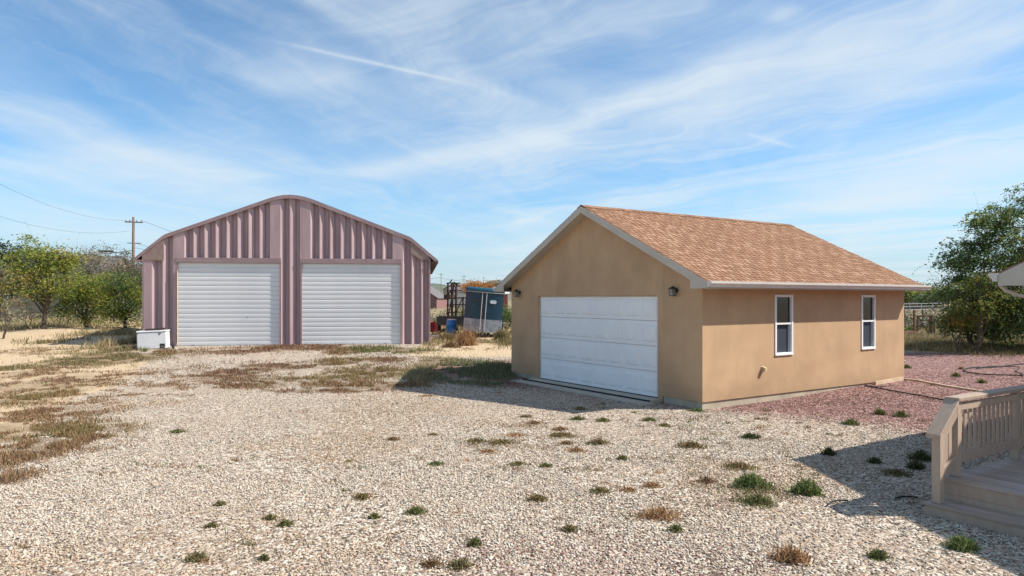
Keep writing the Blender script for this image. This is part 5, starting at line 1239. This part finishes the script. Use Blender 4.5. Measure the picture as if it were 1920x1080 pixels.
far_house(pxX(165, 70), 76, R(90), 8, 9.5, 3.8, 6.1, 'far_beige', 'far_roof', 'house with long grey roof behind the bare tree at the left', [(1, 2, 1.5, 2.6)])
far_house(pxX(1738, 150), 150, 0, 7, 6, 2.1, 2.9, 'far_brown', 'far_roof', 'brown low house across the right field', [(-2, -1, .8, 1.7), (.8, 1.8, .8, 1.7)])
far_house(pxX(1640, 140), 150, 0, 9, 6, 2.3, 3.2, 'far_white', 'far_roof', 'pale low house across the right field hidden by the garage')

# ------------------------------------------------------------------ right hand paddock
gx0, gy0, _ = gp(1732, 629)
o = empty('wood_gate', (gx0, gy0, gzf(gx0, gy0)), R(-6), 'brown wooden gate frame with diagonal brace in the right field', 'gate')
for xx in (-.36, .30): MB().box(xx, xx + .08, 0, .06, .02, 1.14).build('stile', 'old_wood', o)
MB().box(-.28, .30, .005, .055, 1.06, 1.14).build('rail', 'old_wood', o); MB().box(-.28, .30, .005, .055, .02, .10).build('rail', 'old_wood', o)
MB().bar((-.28, .03, 1.04), (.30, .03, .12), .04, .07, (0, 1, 0)).build('brace', 'old_wood', o)
fence_posts = [(1695.5, 612, 1.3, .07, 'fence post touching the garage corner in view', 'rust'), (1714.5, 628, 1.42, .11, 'thick brown gate post left of the wooden gate', 'old_wood'), (1730, 612, 1.25, .07, 'thin post seen through the wooden gate', 'rust'),
               (1747.5, 629, 1.15, .10, 'orange brown post right of the wooden gate', 'old_wood'), (1752.5, 636, 1.05, .08, 'grey post rightmost beside the wooden gate', 'pole_wood'), (1773, 640, .45, .12, 'short brown stump right of the grey post', 'old_wood')]
for px, py, h, w_, lab, mm in fence_posts:
    x, y, z = gp(px, py); o = empty('fence_post', (x, y, z), random.uniform(0, .4), lab, 'fence post', 'posts around the wooden gate')
    MB().box(-w_ / 2, w_ / 2, -w_ / 2, w_ / 2, -.2, h).build('shaft', mm, o, bevel=.01)
    MB().box(-w_ / 2 + .01, w_ / 2 - .01, -w_ / 2 + .01, w_ / 2 - .01, h, h + .02).build('cap', mm, o)
x, y, z = gp(1706, 629)
o = empty('planter', (x, y, z), 0, 'low reddish brown planter box beside the garage corner', 'planter'); MB().box(-.45, .4, -.2, .2, -.05, .22).build('box', 'terracotta', o, bevel=.02); MB().box(-.4, .35, -.16, .16, .2, .24).build('soil', 'rust', o)
clump('planter_plant', 1706, 626, 30, 'bright', .22, 'green leafy plants spilling over the reddish planter', 220, 1.1, 'plant', None, wid=.03).location.z += .2
x, y, z = gp(1760, 632); o = empty('terracotta_slab', (x, y, z), R(4), 'flat orange paving slab right of the wooden gate', 'paving slab'); MB().box(-.45, .45, -.25, .3, -.02, .06).build('slab', 'terracotta', o, bevel=.02)
# pale pipe fence far across the field
o = empty('pipe_fence', (0, 0, 0), 0, 'pale horizontal rail fence across the far right field', 'fence')
A = Vector((pxX(1660, 95), 95, 0)); B2 = Vector((pxX(1960, 120), 120, 0)); nn = 16
for i in range(nn + 1):
    p = A.lerp(B2, i / nn); z = gzf(p.x, p.y); MB().box(-.05, .05, -.05, .05, 0, 1.35).build('fence_post', 'steel_fence', o, loc=(p.x, p.y, z))
    if i < nn:
        q = A.lerp(B2, (i + 1) / nn); z2 = gzf(q.x, q.y)
        for hgt in (.45, .9, 1.3): MB().bar((p.x, p.y, z + hgt), (q.x, q.y, z2 + hgt), .06, .07).build('rail', 'steel_fence', o)
# pale trail beyond the gravel on the right
rgp = [(1690, 633), (1715, 637), (1745, 640), (1775, 641)]
o = empty('log_edging', (0, 0, 0), 0, 'pale weathered log edging below the wooden gate', 'edging')
for a, b in zip(rgp, rgp[1:]):
    A = gp(*a); B2 = gp(*b); MB().tube([(A[0], A[1], A[2] + .06), (B2[0], B2[1], B2[2] + .06)], .07, 7).build('log', 'plain_wood', o)
print('objects', len(bpy.data.objects), 'tris', sum(len(m.polygons) for m in bpy.data.meshes))
